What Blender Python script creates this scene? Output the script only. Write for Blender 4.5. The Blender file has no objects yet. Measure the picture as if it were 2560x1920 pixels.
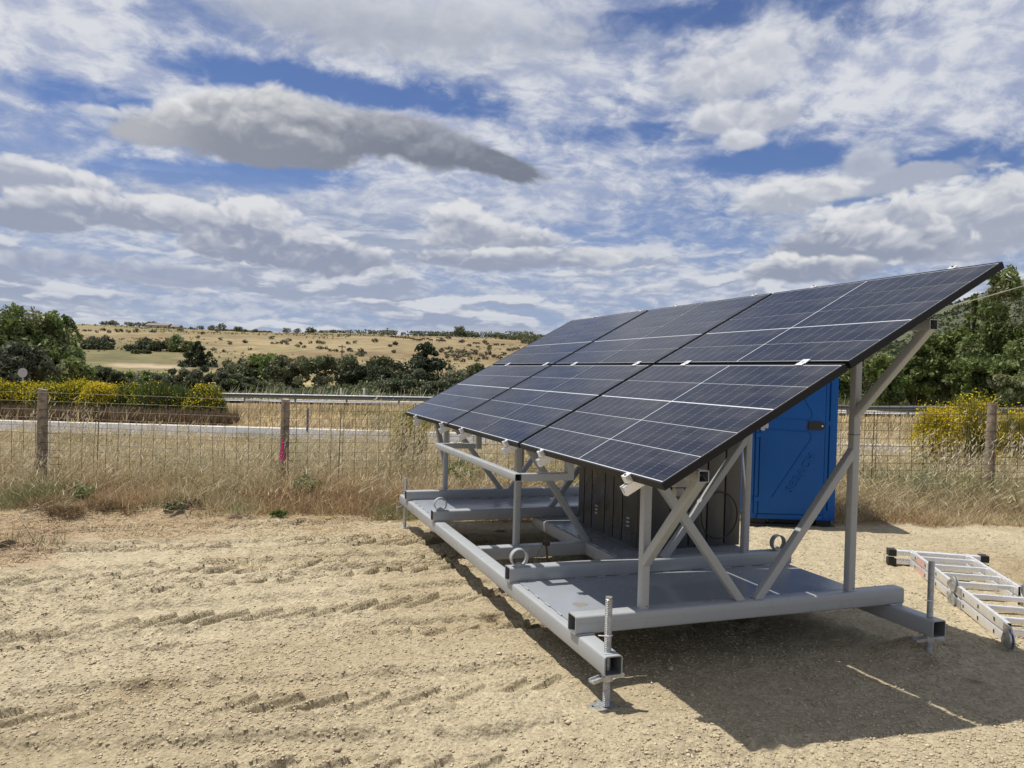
import bpy, bmesh, math, random
import numpy as np
from mathutils import Matrix, Vector
from math import sin, cos, radians, pi

random.seed(7)
RNG = np.random.default_rng(11)
SC = bpy.context.scene
COL = SC.collection

# ------------------------------------------------------------------ camera
FPX, YAW, PITCH, ROLL = 1923.0, 0.3424, -0.0133, 0.0276
CAM = np.array([-1.7292, -3.3835, 1.4808])
FW = np.array([sin(YAW) * cos(PITCH), cos(YAW) * cos(PITCH), sin(PITCH)])
_r0 = np.array([cos(YAW), -sin(YAW), 0.0])
_u0 = np.cross(_r0, FW)
RT = _r0 * cos(ROLL) + _u0 * sin(ROLL)
UP = -_r0 * sin(ROLL) + _u0 * cos(ROLL)
cd = bpy.data.cameras.new('camera')
cam = bpy.data.objects.new('camera', cd)
COL.objects.link(cam)
cd.sensor_fit = 'HORIZONTAL'
cd.sensor_width = 36.0
cd.lens = 36.0 * FPX / 2560.0
cd.clip_start, cd.clip_end = 0.1, 6000.0
cam.matrix_world = Matrix(((RT[0], UP[0], -FW[0], CAM[0]), (RT[1], UP[1], -FW[1], CAM[1]),
                           (RT[2], UP[2], -FW[2], CAM[2]), (0, 0, 0, 1)))
SC.camera = cam

HF = np.array([sin(YAW), cos(YAW)])      # horizontal forward
HR = np.array([cos(YAW), -sin(YAW)])     # horizontal right


def ray(px, py):
    return FW + RT * (px - 1280) / FPX - UP * (py - 960) / FPX


def dl(x, y):
    ax, ay = np.asarray(x) - CAM[0], np.asarray(y) - CAM[1]
    return ax * HF[0] + ay * HF[1], ax * HR[0] + ay * HR[1]


def xy(d, l):
    return CAM[0] + d * HF[0] + l * HR[0], CAM[1] + d * HF[1] + l * HR[1]


def at(px, py, d):
    """world point seen at a photo pixel, d metres away horizontally"""
    r = ray(px, py)
    t = d / (r[0] * HF[0] + r[1] * HF[1])
    return CAM + r * t


# ------------------------------------------------------------------ light
SUN_TO = Vector((-0.275, 0.245, 1.0)).normalized()
SUN_EL = math.asin(SUN_TO.z)
SUN_AZ = math.atan2(SUN_TO.x, SUN_TO.y)
sl = bpy.data.lights.new('sun', 'SUN')
sl.energy = 5.0
sl.angle = radians(0.55)
sl.color = (1.0, 0.955, 0.88)
so = bpy.data.objects.new('sun', sl)
COL.objects.link(so)
so.rotation_euler = SUN_TO.to_track_quat('Z', 'Y').to_euler()
so.location = (-10, 6, 30)

SC.view_settings.view_transform = 'Standard'
SC.view_settings.look = 'None'
SC.view_settings.gamma = 1.0
SC.view_settings.exposure = 0.10
SC.view_settings.use_curve_mapping = False
SC.cycles.max_bounces = 6
SC.cycles.transparent_max_bounces = 6

# ------------------------------------------------------------------ node expression helper


class NX:
    """small wrapper so that shader maths reads as formulas"""
    nt = None

    def __init__(s, k):
        s.k = k

    @staticmethod
    def op(o, *a, clamp=False):
        n = NX.nt.nodes.new('ShaderNodeMath')
        n.operation = o
        n.use_clamp = clamp
        for i, v in enumerate(a):
            if isinstance(v, NX):
                NX.nt.links.new(v.k, n.inputs[i])
            else:
                n.inputs[i].default_value = v
        return NX(n.outputs[0])

    def __add__(s, o): return NX.op('ADD', s, o)
    def __radd__(s, o): return NX.op('ADD', o, s)
    def __sub__(s, o): return NX.op('SUBTRACT', s, o)
    def __rsub__(s, o): return NX.op('SUBTRACT', o, s)
    def __mul__(s, o): return NX.op('MULTIPLY', s, o)
    def __rmul__(s, o): return NX.op('MULTIPLY', o, s)
    def __truediv__(s, o): return NX.op('DIVIDE', s, o)
    def clamp(s): return NX.op('ADD', s, 0.0, clamp=True)


def smooth(v, a, b, lo=0.0, hi=1.0):
    n = NX.nt.nodes.new('ShaderNodeMapRange')
    n.interpolation_type = 'SMOOTHSTEP'
    NX.nt.links.new(v.k, n.inputs[0])
    for i, q in enumerate((a, b, lo, hi)):
        n.inputs[1 + i].default_value = q
    return NX(n.outputs[0])


def vec(x, y, z):
    n = NX.nt.nodes.new('ShaderNodeCombineXYZ')
    for i, q in enumerate((x, y, z)):
        if isinstance(q, NX):
            NX.nt.links.new(q.k, n.inputs[i])
        else:
            n.inputs[i].default_value = q
    return NX(n.outputs[0])


def noise(v, scale, detail=4.0, rough=0.55, dist=0.0, col=False):
    n = NX.nt.nodes.new('ShaderNodeTexNoise')
    if v is not None:
        NX.nt.links.new(v.k, n.inputs['Vector'])
    n.inputs['Scale'].default_value = scale
    n.inputs['Detail'].default_value = detail
    n.inputs['Roughness'].default_value = rough
    n.inputs['Distortion'].default_value = dist
    return NX(n.outputs['Color' if col else 'Fac'])


def mixc(f, a, b):
    n = NX.nt.nodes.new('ShaderNodeMix')
    n.data_type = 'RGBA'
    n.clamp_factor = True
    for sock, q in ((n.inputs[0], f), (n.inputs[6], a), (n.inputs[7], b)):
        if isinstance(q, NX):
            NX.nt.links.new(q.k, sock)
        elif isinstance(q, tuple):
            sock.default_value = (q[0], q[1], q[2], 1.0)
        else:
            sock.default_value = q
    return NX(n.outputs[2])


# ------------------------------------------------------------------ sky
world = bpy.data.worlds.new('World')
SC.world = world
world.use_nodes = True
nt = world.node_tree
nt.nodes.clear()
NX.nt = nt
out = nt.nodes.new('ShaderNodeOutputWorld')
bg = nt.nodes.new('ShaderNodeBackground')
bg.inputs['Strength'].default_value = 0.084
nt.links.new(bg.outputs[0], out.inputs[0])
sky = nt.nodes.new('ShaderNodeTexSky')
sky.sky_type = 'NISHITA'
sky.sun_disc = False
sky.sun_elevation = SUN_EL
sky.sun_rotation = SUN_AZ
sky.altitude = 700
sky.air_density = 1.0
sky.dust_density = 0.5
sky.ozone_density = 5.0
tc = nt.nodes.new('ShaderNodeTexCoord')
sep = nt.nodes.new('ShaderNodeSeparateXYZ')
nt.links.new(tc.outputs['Generated'], sep.inputs[0])
sx, sy, sz = (NX(sep.outputs[i]) for i in range(3))
sr = sx * float(HR[0]) + sy * float(HR[1])
sf = sx * float(HF[0]) + sy * float(HF[1])
zc = NX.op('MAXIMUM', sz, 0.0)
az = NX.op('ARCTAN2', sr, sf)
el = NX.op('ARCSINE', sz)


def noise2(v, scale, detail=4.0, rough=0.55, dist=0.0, col=False):
    q = noise(v, scale, detail, rough, dist, col)
    q.k.node.noise_dimensions = '2D'
    return q


def voro(v, scale, detail=0.0, rough=0.5):
    n = nt.nodes.new('ShaderNodeTexVoronoi')
    n.feature = 'SMOOTH_F1'
    n.voronoi_dimensions = '2D'
    nt.links.new(v.k, n.inputs['Vector'])
    n.inputs['Scale'].default_value = scale
    n.inputs['Detail'].default_value = detail
    n.inputs['Roughness'].default_value = rough
    n.inputs['Smoothness'].default_value = 0.35
    return NX(n.outputs['Distance'])


def azel(px, py):
    r = ray(px, py)
    r = r / np.linalg.norm(r)
    return (math.atan2(r[0] * HR[0] + r[1] * HR[1], r[0] * HF[0] + r[1] * HF[1]), math.asin(r[2]))


# domain warp and the billow field, also sampled a little higher up for the light on the tops
wn = noise2(vec(az + 3.0, el * 1.5, 0), 7.0, 4.0, 0.6, col=True)
sw = nt.nodes.new('ShaderNodeSeparateColor')
nt.links.new(wn.k, sw.inputs[0])
wa, wb = (NX(sw.outputs[0]) - 0.5) * 0.09, (NX(sw.outputs[1]) - 0.5) * 0.07


def billow(de):
    v = vec(az + wa, (el + de) * 1.5 + wb, 0)
    return 0.42 - (voro(v, 15.0) * 0.50 + voro(v, 34.0) * 0.30 + voro(v, 75.0) * 0.18) + (noise2(v, 60.0, 4.0, 0.6) - 0.5) * 0.25


b0 = billow(0.0)
b1 = billow(0.014)
fA = noise2(vec(az, el * 1.6, 0), 9.0, 7.0, 0.62)
fB = noise2(vec(az + 7.0, el * 1.9, 0), 30.0, 6.0, 0.65)
ragged = b0 * 1.5 + (fA - 0.5) * 0.9 + (fB - 0.5) * 0.3
relief = (b0 - b1)


def ell(px, py, rx, ry, rot=0.0):
    a0, e0 = azel(px, py)
    c, s = cos(rot), sin(rot)
    da, de = az - a0, el - e0
    u = (da * c + de * s) / (rx / FPX)
    v = (de * c - da * s) / (ry / FPX)
    return 1.0 - NX.op('SQRT', u * u + v * v), v


# blue of the clear sky, a little more violet, and paler low down
tint = nt.nodes.new('ShaderNodeMix')
tint.data_type = 'RGBA'
tint.blend_type = 'MULTIPLY'
tint.inputs[0].default_value = 1.0
nt.links.new(sky.outputs[0], tint.inputs[6])
tint.inputs[7].default_value = (0.80, 0.82, 1.0, 1)
skyc = mixc(smooth(el, 0.28, 0.02) * 0.35, NX(tint.outputs[2]), (3.5, 4.3, 6.3))

# high thin sheet, dappled and combed by the wind
Px, Py = sr / (zc + 0.30), sf / (zc + 0.30)
P1 = vec(Px, Py, 0.0)
w1 = noise2(P1, 1.8, 3.0, 0.6, col=True)
s1 = nt.nodes.new('ShaderNodeSeparateColor')
nt.links.new(w1.k, s1.inputs[0])
ux, uy = (NX(s1.outputs[0]) - 0.5) * 0.28, (NX(s1.outputs[1]) - 0.5) * 0.28
nA = noise2(vec(Px * 0.9 + ux, Py + uy, 0), 1.6, 7.0, 0.58)
nC = noise2(vec(Px * 0.7 + Py * 0.35 + ux + 4.0, Py * 1.15 - Px * 0.45 + uy, 0), 3.6, 8.0, 0.60, 0.1)
nD = noise2(vec(Px + ux * 0.5 + 9.0, Py * 1.1 + uy * 0.5, 0), 15.0, 6.0, 0.60, 0.15)
sheet = 0.60 + (nA - 0.5) * 1.9 + (nC - 0.5) * 1.7 + (nD - 0.5) * 1.1
for (px, py, rx, ry, rot, amt) in ((800, 220, 600, 62, -0.03, -1.25), (640, 440, 430, 50, 0.06, -1.1), (250, 250, 330, 52, -0.05, -0.8),
                                   (1640, 55, 560, 50, 0.08, -0.75), (2330, 430, 520, 66, 0.13, -1.3), (1560, 335, 380, 40, 0.0, -0.55),
                                   (1960, 400, 300, 42, 0.05, -0.8), (1120, 215, 120, 60, 0, -0.5), (200, 120, 480, 120, 0.0, 0.5),
                                   (1500, 185, 330, 60, 0.0, 0.4), (2250, 170, 500, 150, 0.0, 0.45), (1300, 470, 500, 70, 0, 0.25), (400, 720, 900, 150, 0, 0.4), (1500, 700, 700, 120, 0, 0.3)):
    b, _ = ell(px, py, rx, ry, rot)
    sheet = sheet + smooth(b + (fA - 0.5) * 1.2, 0.0, 0.8) * amt
covA = smooth(sheet, -0.35, 0.95, 0.02, 0.98)
shA = smooth(nD * 0.55 + nC * 0.35 + fA * 0.3, 0.50, 0.74)
lowA = smooth(el, 0.30, 0.08)
colA = mixc(shA, mixc(lowA, (4.5, 5.05, 6.7), (3.9, 4.6, 6.3)), mixc(lowA, (7.7, 7.9, 8.4), (6.4, 6.8, 7.7)))
c = mixc(covA, skyc, colA)

# broken low cumulus: flat-based heaps crowding towards the horizon
Qy = NX.op('POWER', NX.op('MAXIMUM', el, 0.002), 0.62)


def heap(de):
    q = NX.op('POWER', NX.op('MAXIMUM', el + de, 0.002), 0.62)
    v = vec(az / (el + 0.16) * 0.42 + wa * 2.0, q * 6.0 + wb * 4.0, 0)
    return noise2(v, 2.3, 6.0, 0.56) + 0.16 - voro(v, 5.0) * 0.24 - voro(v, 11.0) * 0.12


h0, h1 = heap(0.0), heap(0.009)
low = smooth(el, 0.25, 0.14)
covB = smooth(h0 + (fB - 0.5) * 0.06, 0.44, 0.56) * low
litB = smooth((h0 - h1) * 1.9 + (fB - 0.5) * 0.30 - (h0 - 0.55) * 0.5, -0.08, 0.16)
colB = mixc(litB, (3.7, 4.25, 5.6), (7.3, 7.55, 8.1))
c = mixc(covB * 0.92, c, colB)
# blue-grey bases and a pale gap along the skyline
band = smooth(el, 0.095, 0.03) * smooth(noise2(vec(az * 1.5, el * 22.0, 0), 2.0, 6.0, 0.6), 0.42, 0.60)
c = mixc(band * 0.75, c, (3.5, 4.25, 6.0))
pale = smooth(el, 0.075, 0.035) * smooth(noise2(vec(az * 1.1 + 5.4, el * 17.0, 0), 2.0, 5.0, 0.55), 0.50, 0.58)
c = mixc(pale * 0.6, c, (6.9, 6.95, 7.0))


def cloud(c, ells, lo, hi, mid=0.0, amp=1.0, edge=0.30, op=1.0, tip=None, rel=2.2, vs=1.0, soft=0.85, tex=0.9):
    bb, vv = None, None
    for e in ells:
        b, v = ell(*e)
        if bb is None:
            bb, vv = b, v
        else:
            bb = NX.op('SMOOTH_MAX', bb, b, 0.25)
    d = bb + ragged * amp
    cov = smooth(d, 0.0, edge)
    hgt = vv * vs + relief * rel + (fA - 0.5) * tex + (fB - 0.5) * (tex * 0.25) - smooth(d, 0.1, 0.9) * 0.5
    lit = smooth(hgt, mid - soft, mid + soft)
    if tip is not None:
        a0, _ = azel(tip, ells[0][1])
        lit = (lit + smooth(az, a0 + 0.09, a0 - 0.06) * 0.6).clamp()
    return mixc(cov * op, c, mixc(lit, lo, hi))


W1 = (8.1, 8.2, 8.5)
# wide grey veil at the top of the view
c = cloud(c, [(1060, 55, 700, 125, -0.02), (820, 40, 420, 110, 0)], (4.1, 4.5, 5.4), (7.3, 7.55, 8.1), -0.35, 0.45, 0.85, 0.96, None, 0.4)
# scattered heaps, right
c = cloud(c, [(1850, 165, 240, 105, 0.12), (1760, 200, 160, 90, 0)], (5.4, 5.7, 6.5), W1, -0.25, 0.75, 0.75, 0.9)
c = cloud(c, [(1810, 300, 150, 48, 0.1), (1930, 290, 90, 40, 0)], (5.0, 5.3, 6.2), W1, -0.15, 0.6, 0.5, 0.92)
c = cloud(c, [(1850, 350, 70, 26, 0)], (5.6, 5.9, 6.6), W1, -0.3, 0.5, 0.5, 0.9)
c = cloud(c, [(2150, 415, 90, 60, 0.3), (2260, 450, 200, 36, 0.12)], (4.6, 5.0, 6.0), (6.4, 6.8, 7.6), 0.0, 0.5, 0.4, 0.9)
c = cloud(c, [(1970, 490, 130, 55, 0.1), (2060, 470, 120, 40, 0)], (4.9, 5.2, 6.0), (8.5, 8.6, 8.7), -0.05, 0.6, 0.45, 0.92)
c = cloud(c, [(2350, 560, 460, 95, 0.10), (2480, 490, 160, 70, 0), (2230, 560, 150, 60, 0)], (4.1, 4.5, 5.5), (8.5, 8.6, 8.7), 0.1, 0.75, 0.4, 0.95)
c = cloud(c, [(2130, 605, 220, 55, -0.05), (2020, 620, 110, 40, 0)], (3.3, 3.7, 4.8), W1, 0.2, 0.55, 0.3, 0.97)
c = cloud(c, [(2030, 672, 170, 34, 0.0), (1960, 660, 60, 34, 0)], (3.3, 3.7, 4.8), (8.3, 8.4, 8.5), 0.2, 0.5, 0.3, 0.95)
# heaps, left and middle
c = cloud(c, [(130, 455, 170, 42, -0.1), (30, 460, 90, 30, 0), (210, 470, 70, 30, 0)], (4.1, 4.5, 5.6), W1, 0.0, 0.5, 0.32, 0.97)
c = cloud(c, [(330, 535, 270, 44, -0.05), (420, 520, 110, 34, 0), (60, 540, 130, 34, 0)], (3.5, 3.9, 5.0), W1, 0.08, 0.55, 0.3, 0.97)
c = cloud(c, [(640, 590, 250, 75, -0.1), (760, 630, 240, 55, -0.06), (640, 540, 120, 45, 0)], (3.3, 3.7, 4.9), W1, 0.06, 0.65, 0.3, 0.97)
c = cloud(c, [(1190, 585, 190, 55, -0.03), (1130, 555, 100, 50, 0), (1300, 600, 120, 40, 0)], (3.7, 4.1, 5.2), W1, 0.0, 0.6, 0.3, 0.97)
c = cloud(c, [(1250, 650, 250, 32, 0.0), (1450, 640, 170, 30, 0)], (3.5, 3.9, 5.1), (7.8, 8.0, 8.2), 0.2, 0.5, 0.3, 0.95)
c = cloud(c, [(190, 660, 260, 36, 0.0), (430, 690, 220, 30, 0)], (3.7, 4.2, 5.6), (7.2, 7.4, 7.9), 0.25, 0.55, 0.4, 0.85)
c = cloud(c, [(240, 277, 95, 15, 0.0)], (6.5, 6.8, 7.5), W1, 0.0, 0.75, 0.7, 0.8)
# the long cloud in the middle of the view: sunlit heaps at its left end, grey base, drawn out to the right
bm, vm = ell(700, 335, 470, 92, -0.02)
uu = None
for e in ((410, 330, 125, 40, 0.12), (540, 300, 130, 66, 0.0), (690, 300, 165, 74, 0.0), (640, 350, 300, 62, 0.0), (860, 332, 215, 66, 0.0), (1030, 348, 190, 60, -0.14), (1200, 395, 190, 36, -0.25)):
    b, _ = ell(*e)
    uu = b if uu is None else NX.op('SMOOTH_MAX', uu, b, 0.22)
d = uu + ragged * 0.36 + 0.04
cov = smooth(d, -0.04, 0.30)
body = (fA - 0.5) * 1.1 + b0 * 0.55 + relief * 0.75
rim = smooth(d, 0.42, 0.0)
lit = smooth(vm * 0.85 + body + rim * 0.25, -0.30, 1.35)
a0, _ = azel(520, 330)
left = smooth(az + (fA - 0.5) * 0.10 - vm * 0.03, a0 + 0.05, a0 - 0.09)
lit = (lit * 0.85 + left * (0.35 + 0.55 * lit)).clamp()
right = smooth(az, a0 + 0.05, a0 + 0.30)
base = mixc(right, (2.9, 3.15, 3.85), (2.15, 2.4, 3.05))
c = mixc(cov, c, mixc(lit, base, mixc(right, (8.5, 8.55, 8.6), (5.6, 5.9, 6.7))))
nt.links.new(c.k, bg.inputs['Color'])
SC.world.cycles.sampling_method = 'MANUAL'
SC.world.cycles.sample_map_resolution = 512

# ------------------------------------------------------------------ materials
MATS = {}


def mat(name, col, rough=0.5, metal=0.0, var=0.0, vscale=8.0, bump=0.0, bscale=30.0, spec=0.5, coat=0.0, attr=None, dirt=None):
    if name in MATS:
        return MATS[name]
    m = bpy.data.materials.new(name)
    m.use_nodes = True
    t = m.node_tree
    p = t.nodes['Principled BSDF']
    NX.nt = t
    p.inputs['Roughness'].default_value = rough
    p.inputs['Metallic'].default_value = metal
    p.inputs['Specular IOR Level'].default_value = spec
    p.inputs['Coat Weight'].default_value = coat
    co = t.nodes.new('ShaderNodeTexCoord')
    V = NX(co.outputs['Object'])
    if attr:
        an = t.nodes.new('ShaderNodeAttribute')
        an.attribute_name = attr
        c = NX(an.outputs['Color'])
    else:
        c = (col[0], col[1], col[2])
    if var > 0:
        n1 = noise(V, vscale, 5.0, 0.6)
        dark = tuple(q * (1 - var) for q in col)
        lite = tuple(min(1, q * (1 + var)) for q in col)
        c = mixc(smooth(n1, 0.3, 0.7), dark, lite)
    if dirt:
        n2 = noise(V, dirt[1], 6.0, 0.65)
        c = mixc(smooth(n2, dirt[2], dirt[2] + 0.18) * dirt[3], c, dirt[0])
    if isinstance(c, NX):
        t.links.new(c.k, p.inputs['Base Color'])
    else:
        p.inputs['Base Color'].default_value = (*c, 1)
    if rough > 0.15 and var > 0:
        rr = smooth(noise(V, vscale * 2.3, 4.0, 0.6), 0.2, 0.8, max(0.05, rough - 0.12), min(1, rough + 0.12))
        t.links.new(rr.k, p.inputs['Roughness'])
    if bump > 0:
        b = t.nodes.new('ShaderNodeBump')
        b.inputs['Strength'].default_value = 1.0
        b.inputs['Distance'].default_value = bump
        t.links.new(noise(V, bscale, 6.0, 0.65).k, b.inputs['Height'])
        t.links.new(b.outputs[0], p.inputs['Normal'])
    MATS[name] = m
    return m


def leaf_mat(name, trans=0.25, rough=0.6):
    m = bpy.data.materials.new(name)
    m.use_nodes = True
    t = m.node_tree
    t.nodes.clear()
    NX.nt = t
    o = t.nodes.new('ShaderNodeOutputMaterial')
    an = t.nodes.new('ShaderNodeAttribute')
    an.attribute_name = 'Col'
    p = t.nodes.new('ShaderNodeBsdfPrincipled')
    p.inputs['Roughness'].default_value = rough
    p.inputs['Specular IOR Level'].default_value = 0.3
    tr = t.nodes.new('ShaderNodeBsdfTranslucent')
    mx = t.nodes.new('ShaderNodeMixShader')
    mx.inputs[0].default_value = trans
    t.links.new(an.outputs['Color'], p.inputs['Base Color'])
    t.links.new(an.outputs['Color'], tr.inputs['Color'])
    t.links.new(p.outputs[0], mx.inputs[1])
    t.links.new(tr.outputs[0], mx.inputs[2])
    t.links.new(mx.outputs[0], o.inputs[0])
    return m


M_STEEL = mat('painted_steel', (0.335, 0.35, 0.355), 0.33, 0.0, 0.03, 3.0, 0.00015, 160.0, 0.5, 0.0,
              dirt=((0.36, 0.32, 0.24), 5.0, 0.64, 0.25))
M_INNER = mat('tube_inner_shade', (0.13, 0.135, 0.14), 0.55)  # darker than the steel: shade inside the tubes put into the colour
M_DECK = mat('deck_paint', (0.26, 0.28, 0.305), 0.22, 0.0, 0.03, 1.2, 0.0002, 5.0, 0.5, 0.0, dirt=((0.36, 0.31, 0.24), 2.0, 0.62, 0.3))
M_ALU = mat('mill_aluminium', (0.80, 0.80, 0.80), 0.34, 0.55, 0.06, 14.0, 0.0002, 120.0)
M_GALV = mat('galvanised', (0.50, 0.51, 0.51), 0.45, 0.8, 0.16, 40.0, 0.0004, 150.0)
M_BLACKFRAME = mat('black_anodised', (0.008, 0.008, 0.009), 0.5, spec=0.25)
M_UNDER = mat('bounce_cut_back', (0.03, 0.03, 0.033), 0.6)  # dark backing added to cut the light bounced under the panels
M_WHITEBACK = mat('white_backsheet', (0.60, 0.62, 0.65), 0.25, 0, 0.02, 9.0)
M_RUBBER = mat('black_rubber', (0.018, 0.018, 0.018), 0.65)
M_CAB = mat('dark_grey_cladding', (0.060, 0.059, 0.055), 0.32, 0.0, 0.02, 1.0, 0.0001, 20.0)
M_BLACK = mat('black_gap', (0.006, 0.006, 0.006), 0.8)
M_BLUE = mat('blue_plastic', (0.001, 0.085, 0.33), 0.36, 0.0, 0.05, 2.0, 0.0003, 60.0, 0.25)
M_WEATHER = mat('weathered_wood', (0.27, 0.215, 0.155), 0.85, 0.0, 0.4, 14.0, 0.004, 26.0)
M_RUSTWIRE = mat('rusty_wire', (0.075, 0.05, 0.032), 0.6, 0.3, 0.3, 60.0)
M_PINK = mat('pink_spray', (0.86, 0.02, 0.27), 0.6)
M_SIGNBACK = mat('sign_back_grey', (0.42, 0.43, 0.45), 0.5, 0.4)
M_WHITE = mat('white_plastic', (0.75, 0.74, 0.70), 0.5)
M_ASPHALT = mat('asphalt', (0.17, 0.17, 0.178), 0.8, 0, 0.12, 3.0, 0.003, 200.0)
M_PAINTLINE = mat('road_paint', (0.70, 0.70, 0.67), 0.7, 0, 0.1, 4.0)
M_BARK = mat('bark', (0.10, 0.08, 0.06), 0.9, 0, 0.35, 10.0, 0.01, 30.0)
M_COW = mat('cow_hide', (0.055, 0.022, 0.012), 0.8)
M_LEAF = leaf_mat('foliage', 0.30)
M_GRASS = leaf_mat('grass_blades', 0.30, 0.7)
M_ROOF = mat('tiled_roof', (0.19, 0.15, 0.12), 0.85, 0, 0.2, 2.0)
M_PLASTER = mat('pale_plaster', (0.48, 0.42, 0.34), 0.9, 0, 0.1, 1.0)


def cell_mat():
    m = bpy.data.materials.new('solar_cell')
    m.use_nodes = True
    t = m.node_tree
    p = t.nodes['Principled BSDF']
    NX.nt = t
    uvn = t.nodes.new('ShaderNodeUVMap')
    sp = t.nodes.new('ShaderNodeSeparateXYZ')
    t.links.new(uvn.outputs[0], sp.inputs[0])
    u, v = NX(sp.outputs[0]), NX(sp.outputs[1])
    fu = NX.op('FRACT', u * 9.0 + 0.5)
    fv = NX.op('FRACT', v * 9.0)
    du = NX.op('ABSOLUTE', fu - 0.5)
    dv = NX.op('ABSOLUTE', fv - 0.5)
    edge_u = smooth(NX.op('ABSOLUTE', u - 0.5), 0.485, 0.475)
    # shingle laps running up the slope, with little tabs, and fine finger lines along the row
    lap = smooth(du, 0.021, 0.010) * edge_u
    tab = smooth(du, 0.052, 0.040) * smooth(dv, 0.05, 0.03) * edge_u
    fing = smooth(dv, 0.060, 0.020) * 0.16
    n = noise(vec(u * 3.0, v * 1.2, 0.0), 1.2, 3.0, 0.5)
    base = mixc(smooth(n, 0.3, 0.7), (0.007, 0.009, 0.018), (0.010, 0.012, 0.022))
    c1 = mixc(fing, base, (0.16, 0.17, 0.20))
    c2 = mixc((lap * 0.52 + tab * 0.5).clamp(), c1, (0.23, 0.24, 0.28))
    c2 = mixc(smooth(noise(vec(u * 1.7, v * 0.9, 3.0), 1.6, 6.0, 0.62), 0.42, 0.75) * 0.16, c2, (0.20, 0.185, 0.155))
    t.links.new(c2.k, p.inputs['Base Color'])
    p.inputs['Roughness'].default_value = 0.22
    p.inputs['IOR'].default_value = 1.29
    p.inputs['Specular IOR Level'].default_value = 0.5
    p.inputs['Coat Weight'].default_value = 0.0
    co = t.nodes.new('ShaderNodeTexCoord')
    dust = noise(NX(co.outputs['Object']), 2.3, 6.0, 0.65)
    rr = smooth(dust, 0.3, 0.7, 0.10, 0.20)
    t.links.new(rr.k, p.inputs['Roughness'])
    return m


M_CELL = cell_mat()

# ------------------------------------------------------------------ object helpers


def setp(o, label=None, cat=None, group=None, kind=None):
    if label: o['label'] = label
    if cat: o['category'] = cat
    if group: o['group'] = group
    if kind: o['kind'] = kind
    return o


def thing(name, label, cat, loc=(0, 0, 0), rotz=0.0, group=None):
    o = bpy.data.objects.new(name, None)
    o.empty_display_size = 0.2
    COL.objects.link(o)
    o.location = loc
    o.rotation_euler = (0, 0, rotz)
    return setp(o, label, cat, group)


def link(name, me, m=None, parent=None, loc=None):
    o = bpy.data.objects.new(name, me)
    if m is not None and not me.materials:
        for q in (m if isinstance(m, (list, tuple)) else [m]):
            me.materials.append(q)
    COL.objects.link(o)
    if parent is not None:
        o.parent = parent
    if loc is not None:
        o.location = loc
    return o


def copy_tree(o, parent=None):
    c = o.copy()
    COL.objects.link(c)
    if parent is not None:
        c.parent = parent
    for ch in list(o.children):
        copy_tree(ch, c)
    return c


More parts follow.
